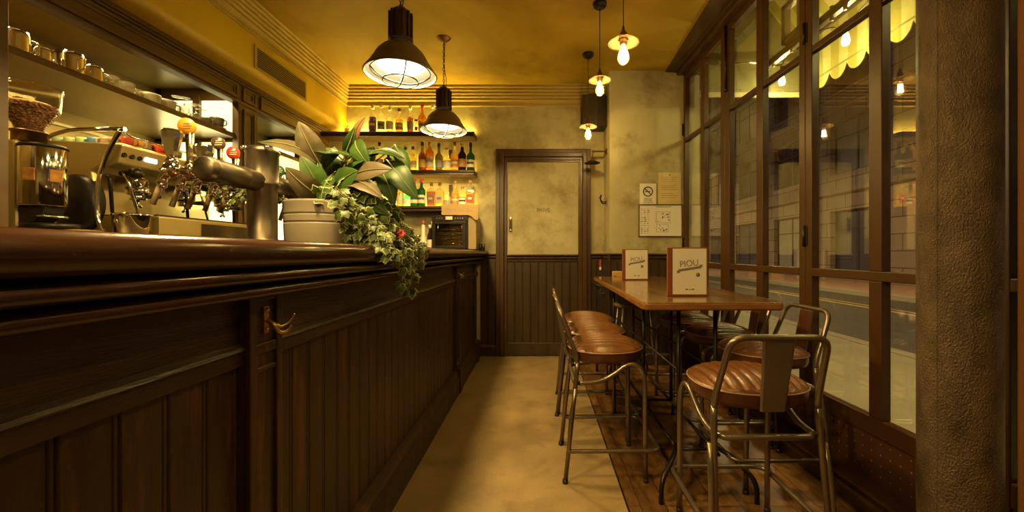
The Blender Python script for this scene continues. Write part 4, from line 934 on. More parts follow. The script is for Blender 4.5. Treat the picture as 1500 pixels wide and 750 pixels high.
text('notice_text','DÉFENSE',.020,(cxn,YF-.0045,za+.052),FACE_CAM,ink,ns,.0004); text('notice_text','DE FUMER',.018,(cxn,YF-.0045,za+.033),FACE_CAM,ink,ns,.0004); text('notice_text','ET DE VAPOTER',.014,(cxn,YF-.0045,za+.014),FACE_CAM,ink,ns,.0004)
nt_,xa,xb,za,zb=frame_poster('paper_notice',964,253,997.5,299,'yellowed paper notice behind clear plastic, right of the no smoking notice','notice',None,mat('aged_yellow_paper',(.52,.40,.16),(.60,.48,.22),scale=4,rough=.18),dep=.008)
tl=MB()
for k in range(11):
    z=zb-.05-k*.021
    if k not in (3,7): tl.box((xa+.03,YF-.0056,z),(xb-.035-.02*(k%3),YF-.0046,z+.0035))
tl.box(((xa+xb)/2-.008,YF-.0056,zb-.032),((xa+xb)/2+.008,YF-.0046,zb-.016))
ob('printed_lines', tl, mat('ochre_ink',(.25,.16,.05),rough=.6), nt_)
ep,xa,xb,za,zb=frame_poster('evacuation_plan',935,299.5,999,347,'framed evacuation plan with small black floor plans on the pier wall','framed plan',oldbrass,paper,b=.010)
pn_=MB(); yy0,yy1=YF-.0094,YF-.0084
rnd=random.Random(2); xc=xa+.245
def wallrect(a,b_,c_,d_,t=.0022):
    pn_.box((a,yy0,c_),(b_,yy1,c_+t)); pn_.box((a,yy0,d_-t),(b_,yy1,d_)); pn_.box((a,yy0,c_),(a+t,yy1,d_)); pn_.box((b_-t,yy0,c_),(b_,yy1,d_))
wallrect(xc-.065,xc+.08,zb-.19,zb-.075); wallrect(xc-.06,xc+.06,zb-.285,zb-.205)
for k in range(16): a=xc-.055+rnd.random()*.12; c_=zb-.18+rnd.random()*.09; pn_.box((a,yy0,c_),(a+.004+rnd.random()*.012,yy1,c_+.003+rnd.random()*.009))
for k in range(9): a=xc-.05+rnd.random()*.09; c_=zb-.28+rnd.random()*.06; pn_.box((a,yy0,c_),(a+.004+rnd.random()*.014,yy1,c_+.003+rnd.random()*.009))
for k in range(14):
    z=zb-.045-k*.0195
    for j in range(3):
        a=xa+.025+j*.032; pn_.box((a,yy0,z),(a+.012+rnd.random()*.014,yy1,z+.0028+(.004 if rnd.random()<.3 else 0)))
pn_.box((xc-.06,yy0,zb-.028),(xc+.09,yy1,zb-.023))
ob('floor_plan_drawing', pn_, ink, ep)
rd=MB()
for k in range(5): rd.box((xa+.03+.012*(k%2),yy0-.0003,zb-.055-k*.04),(xa+.055+.01*(k%3),yy1,zb-.052-k*.04))
ob('red_print', rd, redink, ep)

sp=empty('loudspeaker',(.56,4.40,2.72),'black box loudspeaker mounted high in the corner by the pier','speaker')
bx=MB().prism([(.46,4.36),(.60,4.30),(.715,4.36),(.715,4.56),(.50,4.56)],2.50,2.84,'z')
ob('box', bx, mat('black_grille_cloth',(.03,.018,.008),(.04,.026,.012),scale=30,rough=.6), sp, bevel=.008)
ob('bracket', MB().box((.60,4.55,2.60),(.70,4.60,2.72)), blackmet, sp)
sc_=empty('wall_lamp',(.725,4.38,2.20),'unlit brass swing arm wall lamp with a flat dark shade, on the pier side','wall lamp')
y=4.38
ob('wall_plate', MB().lathe([(0,0),(.034,0),(.034,.008),(.02,.014),(.012,.03),(0,.03)],(.725,y,2.24),'x',20).xf(Matrix.Translation((1.45,0,0))@Matrix.Diagonal((-1,1,1,1))), oldbrass, sc_)
ob('arm', MB().tube(fillet([(.70,y,2.24),(.575,y,2.24),(.565,y,2.16)],.02),.008).ball((.575,y,2.24),.014).cyl((.565,y,2.13),.016,.045), oldbrass, sc_)
ob('shade', MB().lathe([(.018,.03),(.06,.012),(.085,0),(.083,-.003),(.055,.008),(.018,.024)],(.565,y,2.115),'z',32,cap=False), blackmet, sc_)
ck=empty('wall_hook',(.725,4.38,1.70),'dark twin prong coat hook on the side of the pier','coat hook')
ob('plate', MB().box((.715,4.35,1.66),(.7245,4.41,1.74)), oldbrass, ck, bevel=.003)
ob('prong', MB().tube(spline([(.72,y,1.69),(.68,y,1.68),(.655,y,1.72),(.66,y,1.76)],6),.007).tube(spline([(.72,y-.02,1.70),(.67,y-.02,1.70),(.64,y-.02,1.75)],6),.006).ball((.66,y,1.765),.011), blackmet, ck)
tg=ob('hanging_strap', MB().box((.672,4.574,.995),(.690,4.584,1.075)), mat('red_fabric',(.42,.06,.035),rough=.7), org=(.68,4.58,1.04), bevel=.002)
tag(tg,'short red strap with a white end hanging from the dado rail by the pier','strap')
ob('white_end', MB().box((.671,4.572,.965),(.691,4.583,.998)), paperw, tg)
cb=MB(); 
cb.tube(spline([(.60,4.54,.82),(.64,4.50,.80),(.70,4.48,.79),(.72,4.46,.76),(.70,4.47,.73),(.74,4.44,.74),(.70,4.46,.71),(.66,4.47,.72),(.68,4.48,.76),(.715,4.47,.72),(.69,4.49,.70)],6),.008,8)
cb.tube([(.60,4.54,.82),(.60,4.585,.83)],.01,8)
c_=ob('coiled_cable', cb, blackm, org=(.60,4.585,.83)); tag(c_,'tangle of black cable hanging on the panelling by the door','cable')
# ================================================================== LAMPS
WARM=(1.0,.70,.28)
def light(name,kind,loc,power,color=WARM,size=.05,rot=None,sx=None):
    l=bpy.data.lights.new(name,kind); l.energy=power; l.color=color
    if kind=='AREA':
        l.size=size
        if sx: l.shape='RECTANGLE'; l.size=sx; l.size_y=size
    else: l.shadow_soft_size=size
    o=bpy.data.objects.new(name,l); COL.objects.link(o); o.location=loc
    if rot: o.rotation_euler=rot
    return o
def chain(mb,z0,z1,x=0,y=0):
    L_=.034; n=int((z1-z0)/(L_*.72)); 
    for k in range(n):
        zc=z0+(k+.5)*(z1-z0)/n; h=L_/2
        pts=[]
        for i in range(10):
            a=2*PI*i/10; u=.007*math.cos(a); w=h*math.sin(a)*.95
            pts.append((x+u,y,zc+w) if k%2 else (x,y+u,zc+w))
        mb.tube(pts,.0024,5,closed=True)
    return mb
zr=2.172
P0=empty('cone_pendant_lamp',(0,0,0),'','pendant lamp','large cone pendant lamps over the bar')
prof=[(.200,0),(.204,.003),(.200,.010),(.178,.040),(.166,.055),(.163,.064),(.158,.066),(.150,.085),(.132,.118),(.105,.148),(.078,.168),(.060,.178),(.055,.180)]
ob('shade', MB().lathe(prof,(0,0,0),'z',56,cap=False), shade, P0)
ob('reflector', MB().lathe([(a-.004,z+.0) for a,z in prof[:-1]],(0,0,.001),'z',56,cap=False), white, P0)
hs=MB().lathe([(.052,.178),(.058,.185),(.058,.345),(.052,.362),(.034,.378),(.014,.384),(.010,.40),(0,.40)],(0,0,0),'z',32)
for k in range(12):
    a=2*PI*k/12; q=MB().box((.052,-.006,.20),(.069,.006,.352)); q.xf(Matrix.Rotation(a,4,'Z')); hs.add(q.v,q.f)
hs.lathe([(.058,.188),(.070,.192),(.070,.202),(.058,.206)],(0,0,0),'z',32)
ob('housing', hs, mat('brown_cast_metal',(.035,.018,.008),(.055,.03,.013),scale=8,rough=.35,metal=.4), P0, bevel=.0015)
gd=MB()
for k in range(2):
    a=k*PI/2+.5
    pts=[(r*math.cos(a),r*math.sin(a),-.012-.035*(1-(r/.165)**2)+.03*(abs(r)/.165)**3) for r in [-.168+.336*i/20 for i in range(21)]]
    gd.tube(pts,.0045,6)
gd.tube([(.098*math.cos(t),.098*math.sin(t),-.036) for t in [2*PI*i/32 for i in range(32)]],.0042,6,closed=True)
gd.tube([(.165*math.cos(t),.165*math.sin(t),.020) for t in [2*PI*i/32 for i in range(32)]],.003,6,closed=True)
ob('wire_guard', gd, blackmet, P0)
ob('diffuser', MB().lathe([(0,.030),(.06,.032),(.11,.040),(.135,.052),(.135,.056),(0,.056)],(0,0,0),'z',40), bulbw, P0)
ch=MB(); chain(ch,.395,3.026-zr+.0); ob('chain', ch, blackmet, P0)
ob('cord', MB().tube(spline([(.01,.0,.395),(.02,.006,.5),(.006,.004,.6),(.010,.0,3.02-zr)],8),.003,6), blackmet, P0)
ob('ceiling_rose', MB().lathe([(.062,.0),(.058,-.006),(.045,-.010),(.044,-.018),(.030,-.024),(.028,-.032),(0,-.034)],(0,0,3.029-zr),'z',32), oldbrass, P0)
def pendant(loc,label,src=None):
    if src is None: P0.location=loc; P0['label']=label
    else: clone(src,loc,label)
    light('pendant_bulb','AREA',(loc[0],loc[1],loc[2]+.022),PEND,color=(1,.69,.24),size=.2)
PEND=17
pendant((-.795,2.35,zr),'cone pendant lamp over the bar, nearest and largest of the cone lamps')
# the rear lamp hangs a little higher: shorter chain
def pendant2(loc,label):
    c=clone(P0,loc,label)
    return c
c2=clone(P0,(-.835,3.58,zr+.045),'cone pendant lamp over the bar in front of the bottle shelves')
for k in COL.objects:
    if k.parent==c2 and (k.name.startswith('chain') or k.name.startswith('cord')): k.scale.z=(3.026-zr-.045)/(3.026-zr); 
    if k.parent==c2 and k.name.startswith('ceiling_rose'): k.location.z=-.045
for k in COL.objects:
    if k.parent==c2 and k.name.startswith(('chain','cord')): k.scale.z=1; k.location.z=-.045; 
light('pendant_bulb','AREA',(-.835,3.58,zr+.067),PEND,color=(1,.69,.24),size=.2)
for y,l in ((1.10,'unseen cone pendant lamp added over the near part of the bar, outside the picture'),(-.15,'unseen cone pendant lamp added over the bar behind the camera')):  # unseen lamps added along the row for more light
    pendant((-.79,y,zr),l,P0)

def edison(loc,zc,label,sw=1.0,rot=0):
    """loc is the disc shade's centre"""
    r=empty('vintage_bulb_pendant',(loc[0],loc[1],loc[2]),label,'pendant lamp','bare bulb pendants with glass disc shades')
    x,y,z=loc
    ob('disc_shade', MB().lathe([(.020,.024),(.040,.014),(.070,.004),(.084,-.006),(.084,-.009),(.068,.0),(.038,.009),(.020,.018)],loc,'z',40,cap=False), shadeglass, r)
    ob('socket', MB().lathe([(.0,.085),(.006,.085),(.010,.06),(.019,.05),(.021,.02),(.021,-.012),(.015,-.02),(0,-.02)],loc,'z',24), oldbrass, r)
    bp_=[(.012,-.018),(.015,-.03),(.024,-.055),(.031,-.080),(.030,-.098),(.020,-.115),(.008,-.122),(0,-.123)]
    bo=ob('bulb', MB().lathe(bp_,loc,'z',24,cap=False), bulbglass, r)
    fm=MB()
    for k in range(6):
        a=k*PI/3; fm.tube([(x+.008*math.cos(a),y+.008*math.sin(a),z-.035),(x+.013*math.cos(a+.3),y+.013*math.sin(a+.3),z-.095)],.0024,6)
    ob('filament', fm, bulbglow, bo)
    ob('cord', MB().tube([(x,y,z+.08),(x,y,zc-.03)],.003,6), blackm, r)
    ob('ceiling_rose', MB().lathe([(.0,-.042),(.030,-.040),(.048,-.028),(.052,-.012),(.052,0),(0,0)],(x,y,zc),'z',28), blackmet, r)
    light('vintage_bulb','POINT',(x,y,z-.065),ED,color=(1,.68,.23),size=.008)
ED=8.5
edison((.46,2.24,2.305),3.03,'vintage bulb pendant with a disc shade, nearest of the three in the room')
edison((.455,3.08,2.455),3.03,'vintage bulb pendant with a disc shade, middle one of the three')
edison((.46,3.86,2.345),3.03,'vintage bulb pendant with a disc shade, farthest, in front of the loudspeaker')
edison((.46,1.25,2.36),3.03,'unseen vintage bulb pendant added just above the camera, outside the picture')  # this and the next pendant are unseen, added for their light
edison((.46,.1,2.36),3.03,'unseen vintage bulb pendant added behind the camera')
# glow of the strips on the shelves
for z,x0,x1,pw in ((2.475,-2.2,-.75,9),(2.065,-2.2,-.75,8),(1.675,-2.1,-.75,8)):
    light('shelf_strip','AREA',((x0+x1)/2,4.57,z+.005),pw,color=(1,.66,.10),size=.03,sx=x1-x0,rot=(PI*.86,0,0))
light('bay_light','AREA',(-2.70,3.19,1.75),2,color=(1,.80,.28),size=.5,sx=.5,rot=(-PI/2,0,0))
light('bay_light','AREA',(-2.70,4.55,1.9),2,color=(1,.80,.28),size=.5,sx=.5,rot=(-PI/2,0,0))
light('niche_fill','AREA',(-2.50,2.4,2.048),6,color=(1,.72,.28),size=.03,sx=1.4,rot=(0,0,PI/2))  # added fill below the shelf, brightens the niche
light('niche_fill','AREA',(-2.50,2.4,2.44),5,color=(1,.72,.28),size=.03,sx=1.4,rot=(0,0,PI/2))  # second added fill, below the niche ceiling

# ================================================================== TABLE
t=empty('high_table',(.83,2.9,0),'long varnished wood high table on thin black metal legs','table')
tp=[(.482,1.89),(1.134,1.89),(1.19,4.0),(.533,4.0)]
def rpoly(p,r=.03,n=5): return [(v.x,v.y) for v in fillet([(a,b,0) for a,b in p],r,n,closed=True)]
ob('tabletop', MB().prism(rpoly(tp),.885,.923,'z'), [tablewood], t, bevel=.005, seg=3)
ins=[(.50,1.908),(1.117,1.908),(1.172,3.982),(.55,3.982)]
ob('edge_band', MB().prism(rpoly([(.479,1.887),(1.137,1.887),(1.193,4.003),(.530,4.003)],.032),.889,.917,'z'), tableedge, t, bevel=.004)
lg=.0105
YS=(2.06,2.75,3.85)
for y in YS:
    for x in (.70,.885): ob('leg', MB().tube([(x,y,.885),(x,y,.155)],lg), blackmet, t)
    ob('top_plate', MB().box((.66,y-.02,.877),(.925,y+.02,.886)), blackmet, t)
    ob('cross_bar', MB().tube([(.70,y,.165),(.885,y,.165)],.008), blackmet, t)
for x in (.70,.885):
    ob('runner', MB().tube([(x,2.02,.155),(x,3.9,.155)],.009), blackmet, t)
    ob('tie_rod', MB().tube([(x,2.06,.56),(x,3.85,.56)],.007), blackmet, t)
for ye,s in ((1.88,1),(3.98,-1)):
    for xa,xm in ((.56,.70),(1.0,.885)):
        ob('foot', MB().tube(fillet([(xm,ye+.22*s,.165),(xm+(xa-xm)*.35,ye+.10*s,.175),(xa,ye,.10),(xa,ye,.0)],.05),.0115), blackmet, t)

# menus
def menu(name,x,y,z,w,h,label,rz,depth=.02):
    r=empty(name,(x,y,z),label,'menu','menus standing on the high table',rz)
    ORG[r.name]=Vector((0,0,0))
    ob('cover', MB().box((-w/2,0,0),(w/2,.006,h)), menuleather, r, bevel=.002)
    bk=MB().box((-w/2,0,0),(w/2,.005,h)); bk.xf(Matrix.Translation((0,.008,0))@Matrix.Translation((-w/2,0,0))@Matrix.Rotation(.32,4,'Z')@Matrix.Translation((w/2,0,0))); ob('back_cover', bk, menuleather, r, bevel=.002)
    pgm=MB().box((-w/2+.004,0,.004),(w/2-.006,.003,h-.004)); pgm.xf(Matrix.Translation((0,.007,0))@Matrix.Translation((-w/2,0,0))@Matrix.Rotation(.16,4,'Z')@Matrix.Translation((w/2,0,0))); ob('inner_pages', pgm, paper, r)
    ob('spine', MB().box((-w/2-.002,-.002,0),(-w/2+.026,.009,h)), menuleather, r, bevel=.003)
    pg=ob('front_page', MB().box((-w/2+.026,-.0022,.010),(w/2-.008,0,h-.007)), paper, r)
    k=w/.21
    cx_=.010*k; R_=RZ(0)@RX(PI/2)
    ORG[r.name]=Vector((0,0,0))
    text('page_title','PIOU',.046*k,(cx_-.004,-.0026,h*.665),RY(-.10)@RX(PI/2),inkg,r,.0003,sx=.95)
    bn=MB(); bn.prism([(-.060*k,0),(.060*k,0),(.060*k,.013*k),(-.060*k,.013*k)],-.0027,-.0021,'y')
    bn.prism([(-.072*k,-.006*k),(-.052*k,-.006*k),(-.052*k,.006*k),(-.072*k,.007*k),(-.066*k,0)],-.0025,-.0020,'y'); bn.prism([(.072*k,.006*k),(.052*k,.004*k),(.052*k,.018*k),(.072*k,.019*k),(.066*k,.012*k)],-.0025,-.0020,'y')
    bn.xf(Matrix.Translation((cx_,0,h*.535))@Matrix.Rotation(-.16,4,'Y')); ob('banner', bn, inkg, r)
    ob('seal', MB().lathe([(0,0),(.011*k,0),(.011*k,.0006),(0,.0006)],(cx_+.042*k,-.0028,h*.44),'y',14), inkg, r)
    sm=MB()
    for i in range(3): sm.box((cx_-.022*k+i*.016*k,-.0027,h*.125),(cx_-.010*k+i*.016*k,-.0021,h*.14+(.004*k if i!=1 else 0)))
    ob('small_print', sm, inkg, r)
    return r
menu('menu',.783,2.16,.9235,.212,.258,'large brown leather menu with a banner title, nearer one on the high table',0)
menu('menu',.815,3.47,.9235,.225,.262,'smaller looking brown menu standing farther back on the high table',.10)

# ================================================================== STOOLS
S=empty('bar_stool',(0,0,0),'','bar stool')
def outline(a):
    c,s=math.cos(a),math.sin(a); ex=.86
    x=(abs(c)**ex)*(1 if c>=0 else -1); y=(abs(s)**ex)*(1 if s>=0 else -1)
    return (x*(.222 if x>0 else .180), y*.213)
NA,mb=72,MB()
rings=[(.0,.592),(.90,.592),(.955,.597),(.985,.612),(.995,.643)]
top=[(1.0,.650),(.985,.661),(.95,.671),(.88,.681)]+[(.80-.10*k,.685+.0015*k) for k in range(8)]+[(.0,.696)]
def seat(mb,rr,mi,grooves=False):
    vs=[];n=NA
    for q,z in rr:
        for k in range(n):
            x,y=outline(2*PI*k/n); x*=q; y*=q
            if grooves and 0<q<.93: z_=z-.007*(1-min(1,abs(((y/.037)%1)-.5)*2*1.0)**.5*1)*0-.006*(1-abs(math.sin(PI*y/.037)))**2*(1 if x>-.155 else 0)
            else: z_=z
            vs.append((x,y,z_))
    fs=[(i*n+k,i*n+(k+1)%n,(i+1)*n+(k+1)%n,(i+1)*n+k) for i in range(len(rr)-1) for k in range(n)]
    mb.add(vs,fs,mi,True)
# fine grid top so the stitched channels read
def seat_top(mb):
    n=200; qs=[1.0,.992,.98,.96]+[.94-.0235*i for i in range(40)]+[.001]
    vs=[]
    for q in qs:
        for k in range(n):
            x,y=outline(2*PI*k/n); x*=q;y*=q
            z=.650+.052*(1-q**2.4)**.75 if q<1 else .650
            if q<.97: z-=.016*(1-abs(math.sin(PI*y/.040)))**1.3*min(1,(.97-q)*7)
            vs.append((x,y,z))
    fs=[(i*n+k,i*n+(k+1)%n,(i+1)*n+(k+1)%n,(i+1)*n+k) for i in range(len(qs)-1) for k in range(n)]
    mb.add(vs,fs,0,True)
seat(mb,rings,1); seat_top(mb)
so=ob('seat', mb, [leather,leatherside], S)
ob('seat_piping', MB().tube([(outline(2*PI*k/72)[0]*1.0,outline(2*PI*k/72)[1]*1.0,.6475) for k in range(72)],.0035,6,closed=True), piping, so)
r=.0118
for s in (1,-1):
    ob('leg', MB().tube(spline([(.200,s*.195,0),(.196,s*.195,.45)],2)+spline([(.194,s*.194,.50),(.188,s*.192,.545),(.165,s*.190,.578),(.13,s*.188,.590),(.095,s*.186,.578),(.05,s*.184,.545),(.0,s*.182,.515),(-.06,s*.181,.497),(-.13,s*.180,.492)],5),r), gun, S)
    ob('leg', MB().tube([(-.205,s*.205,0),(-.145,s*.190,.56),(-.142,s*.188,.60)],r), gun, S)
    ob('foot_cap', MB().cyl((.200,s*.195,0),.0145,.018,n=14).cyl((-.205,s*.205,0),.0145,.018,n=14), blackm, S)
bp_=fillet([(-.142,-.188,.59),(-.150,-.186,.64),(-.233,-.166,.863),(-.233,.166,.863),(-.150,.186,.64),(-.142,.188,.59)],.055,8)
ob('backrest_frame', MB().tube(bp_,r,12), gun, S)
ob('rear_rail', MB().tube([(-.13,-.181,.492),(-.155,-.150,.490),(-.155,.150,.490),(-.13,.181,.492)],r), gun, S)
spl=MB()
def spt(t,y): # along back plane
    z=.856-.262*t; x=-.230+ (.856-z)*.16 ; return (x,y,z)
nn=8; vs=[]
for i in range(nn+1):
    t=i/nn; hw=.056-.012*t; 
    for y in (-hw,-hw*.85,hw*.85,hw):
        p=spt(t,y); d=.004 if abs(y)>hw*.9 else 0
        vs.append((p[0]-.002+d,y,p[2]))
vs2=[(v[0]+.004,v[1],v[2]) for v in vs]; m_=len(vs)
fs=[(i*4+j,i*4+j+1,(i+1)*4+j+1,(i+1)*4+j) for i in range(nn) for j in range(3)]
spl.add(vs+vs2,[f[::-1] for f in fs]+[tuple(q+m_ for q in f) for f in fs]+[(i*4,(i+1)*4,(i+1)*4+m_,i*4+m_) for i in range(nn)]+[((i+1)*4+3,i*4+3,i*4+3+m_,(i+1)*4+3+m_) for i in range(nn)]+[(0,m_,m_+1,1),(1,m_+1,m_+2,2),(2,m_+2,m_+3,3)],0,False)
so=ob('back_splat', spl, gunsplat, S)
pd=MB(); vs=[];fs=[]
for i in range(nn+1):
    t=.03+.94*i/nn; hw=(.056-.012*t)*.88
    for j in range(7):
        y=-hw+2*hw*j/6; p=spt(t,y); vs.append((p[0]+.004+.006*math.sin(PI*j/6)**.5*math.sin(PI*min(max(i/nn,.04),.96))**.4,y,p[2]))
fs=[(i*7+j,i*7+j+1,(i+1)*7+j+1,(i+1)*7+j) for i in range(nn) for j in range(6)]
pd.add(vs,fs,0,True); pd.add([(v[0]*1.0-.003 if False else spt(0,0)[0]*0+v[0]-.006,v[1],v[2]) for v in vs],[f[::-1] for f in fs],0,True)
ob('leather_pad', pd, leatherside, so)
fr=[(-.152,.206,.47),(-.178,.212,.33),(-.186,.214,.20),(-.175,.214,.168),(-.13,.214,.162),(.20,.214,.162),(.262,.19,.165),(.268,.10,.166)]
full=fillet(fr[:3]+[(-.19,.214,.162)]+[(.268,.214,.165),(.268,-.214,.165)]+[(-.19,-.214,.162)]+[(x,-y,z) for x,y,z in fr[:3]][::-1],.055,8)
ob('footrest', MB().tube(full,.0105,12), gun, S)
spots=[(.335,2.255,.0,'leather bar stool on the aisle side, nearest the camera of the left row'),
       (.335,2.70,.03,'leather bar stool on the aisle side, middle one of the left row'),
       (.345,3.14,-.02,'leather bar stool on the aisle side, farthest of the left row'),
       (1.185,2.16,PI+.02,'leather bar stool with its back to the window, behind the front stool'),
       (1.165,2.62,PI-.02,'leather bar stool by the window, second of the window row'),
       (1.150,3.12,PI+.02,'leather bar stool by the window, farthest of the window row'),
       (.82,1.625,PI/2,'front leather bar stool at the table end with its metal back to the camera')]
grp='leather bar stools around the high table'
for i,(x,y,rz,l) in enumerate(spots):
    o=S if i==0 else copy_tree(S)
    o.location=(x,y,0); o.rotation_euler.z=rz; tag(o,l,None,grp)
# wooden stool at the far end
W=empty('wooden_bar_stool',(.90,3.86,0),'dark round-seated bar stool with a pale wooden back plank, far table end','bar stool')
seatw=mat('dark_seat_wood',(.10,.06,.025),(.15,.09,.035),scale=6,rough=.35); pale=mat('pale_back_wood',(.42,.24,.07),(.50,.30,.10),scale=4,stretch=(1,1,6),rough=.4)
ob('seat', MB().lathe([(0,0),(.165,0),(.175,.010),(.175,.028),(.165,.036),(0,.036)],(.87,3.80,.655),'z',40), seatw, W)
for dx in (-1,1):
    for dy in (-1,1): ob('leg', MB().tube([(.87+.11*dx,3.80+.11*dy,.66),(.87+.18*dx,3.80+.17*dy,0)],.012), gun, W)
ob('foot_ring', MB().tube([(.87+.20*math.cos(a),3.80+.20*math.sin(a),.25) for a in [2*PI*k/32 for k in range(32)]],.008,8,closed=True), gun, W)
ob('back_frame', MB().tube([(.76,3.93,.66),(.74,4.02,.93)],.010).tube([(.98,3.93,.66),(1.0,4.02,.93)],.010), gun, W)
ob('back_plank', MB().box((.715,4.012,.885),(1.03,4.03,.975)), pale, W, bevel=.02, seg=4)

# ================================================================== OUTSIDE
pav=mat('tan_pavement',(.34,.30,.18),(.42,.37,.23),scale=1.6,detail=8,rough=.7)  # mottled tan paving colour
struct('pavement', MB().box((1.66,-6,-.15),(4.15,80,-.02)), pav)
struct('kerb', MB().box((4.15,-6,-.15),(4.35,80,-.015)), mat('kerb_stone',(.34,.28,.18),(.42,.35,.24),scale=4,rough=.7))
asph=mat('asphalt',(.10,.085,.065),(.135,.115,.09),scale=5,detail=9,rough=.6)
struct('road', MB().box((4.35,-6,-.25),(9.6,80,-.12)), asph)
ylm=mat('yellow_road_paint',(.62,.42,.12),rough=.6)
struct('road_markings', MB().box((7.6,-6,-.119),(7.72,80,-.117)).box((7.95,-6,-.119),(8.03,80,-.117)), ylm)
struct('far_kerb', MB().box((9.6,-6,-.25),(9.9,80,.0)), mat('pale_kerb',(.45,.40,.28),rough=.7))
struct('far_pavement', MB().box((9.9,-6,-.25),(13.6,80,.0)), mat('pink_pavement',(.48,.27,.18),(.54,.32,.22),scale=3,rough=.7))
# building across the street
FX=13.0
bl=empty('apartment_building',(FX,24,0),'stone faced building across the street with dark shop fronts','building')
mst,nt,out=_nt('facade_stone'); N=nt.nodes.new; L=nt.links.new
b=N('ShaderNodeBsdfPrincipled'); L(b.outputs[0],out.inputs[0]); b.inputs['Roughness'].default_value=.8
tc=N('ShaderNodeTexCoord'); mp=N('ShaderNodeMapping'); mp.inputs['Rotation'].default_value=(0,PI/2,PI/2); sx_=N('ShaderNodeSeparateXYZ'); cb_=N('ShaderNodeCombineXYZ')
L(tc.outputs['Object'],sx_.inputs[0]); L(sx_.outputs[1],cb_.inputs[0]); L(sx_.outputs[2],cb_.inputs[1])
br=N('ShaderNodeTexBrick'); L(cb_.outputs[0],br.inputs[0]); br.inputs['Scale'].default_value=1; br.inputs['Brick Width'].default_value=1.1; br.inputs['Row Height'].default_value=.62; br.inputs['Mortar Size'].default_value=.02
br.inputs['Color1'].default_value=(.34,.26,.18,1); br.inputs['Color2'].default_value=(.42,.33,.24,1); br.inputs['Mortar'].default_value=(.14,.10,.07,1)
L(br.outputs[0],b.inputs['Base Color'])
def ring(mb,y0,y1,z0,z1): pass
wm=MB()
# wall with recessed openings: piers and bands
bays=[(6+i*4.4,6+i*4.4+4.4) for i in range(12)]
for (a,c_) in bays:
    wm.box((FX,a,0),(FX+.5,a+.9,16)); wm.box((FX,c_-.9,0),(FX+.5,c_,16))
    for z0,z1 in ((3.0,4.6),(6.9,8.2),(10.5,11.8),(14.1,16)): wm.box((FX+.002,a+.9,z0),(FX+.5,c_-.9,z1))
    wm.box((FX+.002,a+.9,0),(FX+.5,c_-.9,.35))
ob('facade', wm, mst, bl)
bd=MB()
for z in (3.7,7.4,11.0,14.6): bd.box((FX-.18,5,z),(FX+.01,60,z+.22))
ob('stone_band', bd, mst, bl)
dkg=mat('dark_shop_glass',(.015,.018,.035),(.03,.035,.06),scale=.7,rough=.12); litg=mat('greyish_blind',(.30,.29,.24),(.36,.34,.28),scale=2,rough=.6); shopb=mat('blue_grey_shopfront',(.07,.065,.10),(.10,.09,.13),scale=1,rough=.4)
frm=mat('dark_window_joinery',(.05,.045,.04),rough=.5)
for i,(a,c_) in enumerate(bays):
    for j,(z0,z1) in enumerate(((.35,3.0),(4.6,6.9),(8.2,10.5),(11.8,14.1))):
        a_,b_=a+.9,c_-.9; mid=(a_+b_)/2
        fw=MB().box((FX+.22,a_,z0),(FX+.30,a_+.08,z1)).box((FX+.22,b_-.08,z0),(FX+.30,b_,z1)).box((FX+.22,mid-.04,z0),(FX+.30,mid+.04,z1)).box((FX+.22,a_,z1-.08),(FX+.30,b_,z1)).box((FX+.22,a_,z0),(FX+.30,b_,z0+.08)).box((FX+.22,a_,z0+(z1-z0)*.68),(FX+.30,b_,z0+(z1-z0)*.68+.06))
        wo=ob('window', fw, frm, bl)
        ob('pane', MB().box((FX+.25,a_+.05,z0+.05),(FX+.27,b_-.05,z1-.05)), (shopb if (i%3) else litg) if j==0 else (litg if (i+j)%3==0 else dkg), wo)
# awning above the window
AY0,AY1=-1.0,3.80
aw=empty('striped_awning',(2.0,1.5,2.7),'cream and yellow striped awning with a scalloped edge outside the window','awning')
mA,nt,out=_nt('striped_canvas'); N=nt.nodes.new; L=nt.links.new
tc=N('ShaderNodeTexCoord'); sp=N('ShaderNodeSeparateXYZ'); L(tc.outputs['Object'],sp.inputs[0])
a=N('ShaderNodeMath'); a.operation='DIVIDE'; L(sp.outputs[1],a.inputs[0]); a.inputs[1].default_value=.19
f=N('ShaderNodeMath'); f.operation='FRACT'; L(a.outputs[0],f.inputs[0]); g_=N('ShaderNodeMath'); g_.operation='GREATER_THAN'; L(f.outputs[0],g_.inputs[0]); g_.inputs[1].default_value=.5
mx=N('ShaderNodeMix'); mx.data_type='RGBA'; L(g_.outputs[0],mx.inputs[0]); mx.inputs[6].default_value=(.82,.76,.32,1); mx.inputs[7].default_value=(.62,.54,.13,1)
d1=N('ShaderNodeBsdfDiffuse'); d2=N('ShaderNodeBsdfTranslucent'); L(mx.outputs[2],d1.inputs[0]); L(mx.outputs[2],d2.inputs[0]); ms=N('ShaderNodeMixShader'); ms.inputs[0].default_value=.4; L(d1.outputs[0],ms.inputs[1]); L(d2.outputs[0],ms.inputs[2]); L(ms.outputs[0],out.inputs[0])
AX=2.42
ob('canopy', MB().prism([(1.70,3.95),(1.70,3.975),(AX,3.06),(AX,3.035)],AY0,AY1,'y'), mA, aw)
n=0; vl=MB(); poly=[(AY0,3.05)]
w=.19; ns_=int(round((AY1-AY0)/w)); w=(AY1-AY0)/ns_
low=[]
for k in range(ns_):
    for i in range(9):
        t=i/8; low.append((AY0+(k+t)*w,2.66-.09*math.sin(PI*t)**.6))
poly=[(AY1,3.05),(AY0,3.05)]+low
vl.prism(poly,AX-.002,AX+.003,'x'); ob('valance', vl, mA, aw)
ob('valance_seam', MB().box((AX-.006,AY0,2.668),(AX-.001,AY1,2.680)), mat('olive_braid',(.30,.28,.08),rough=.7), aw)
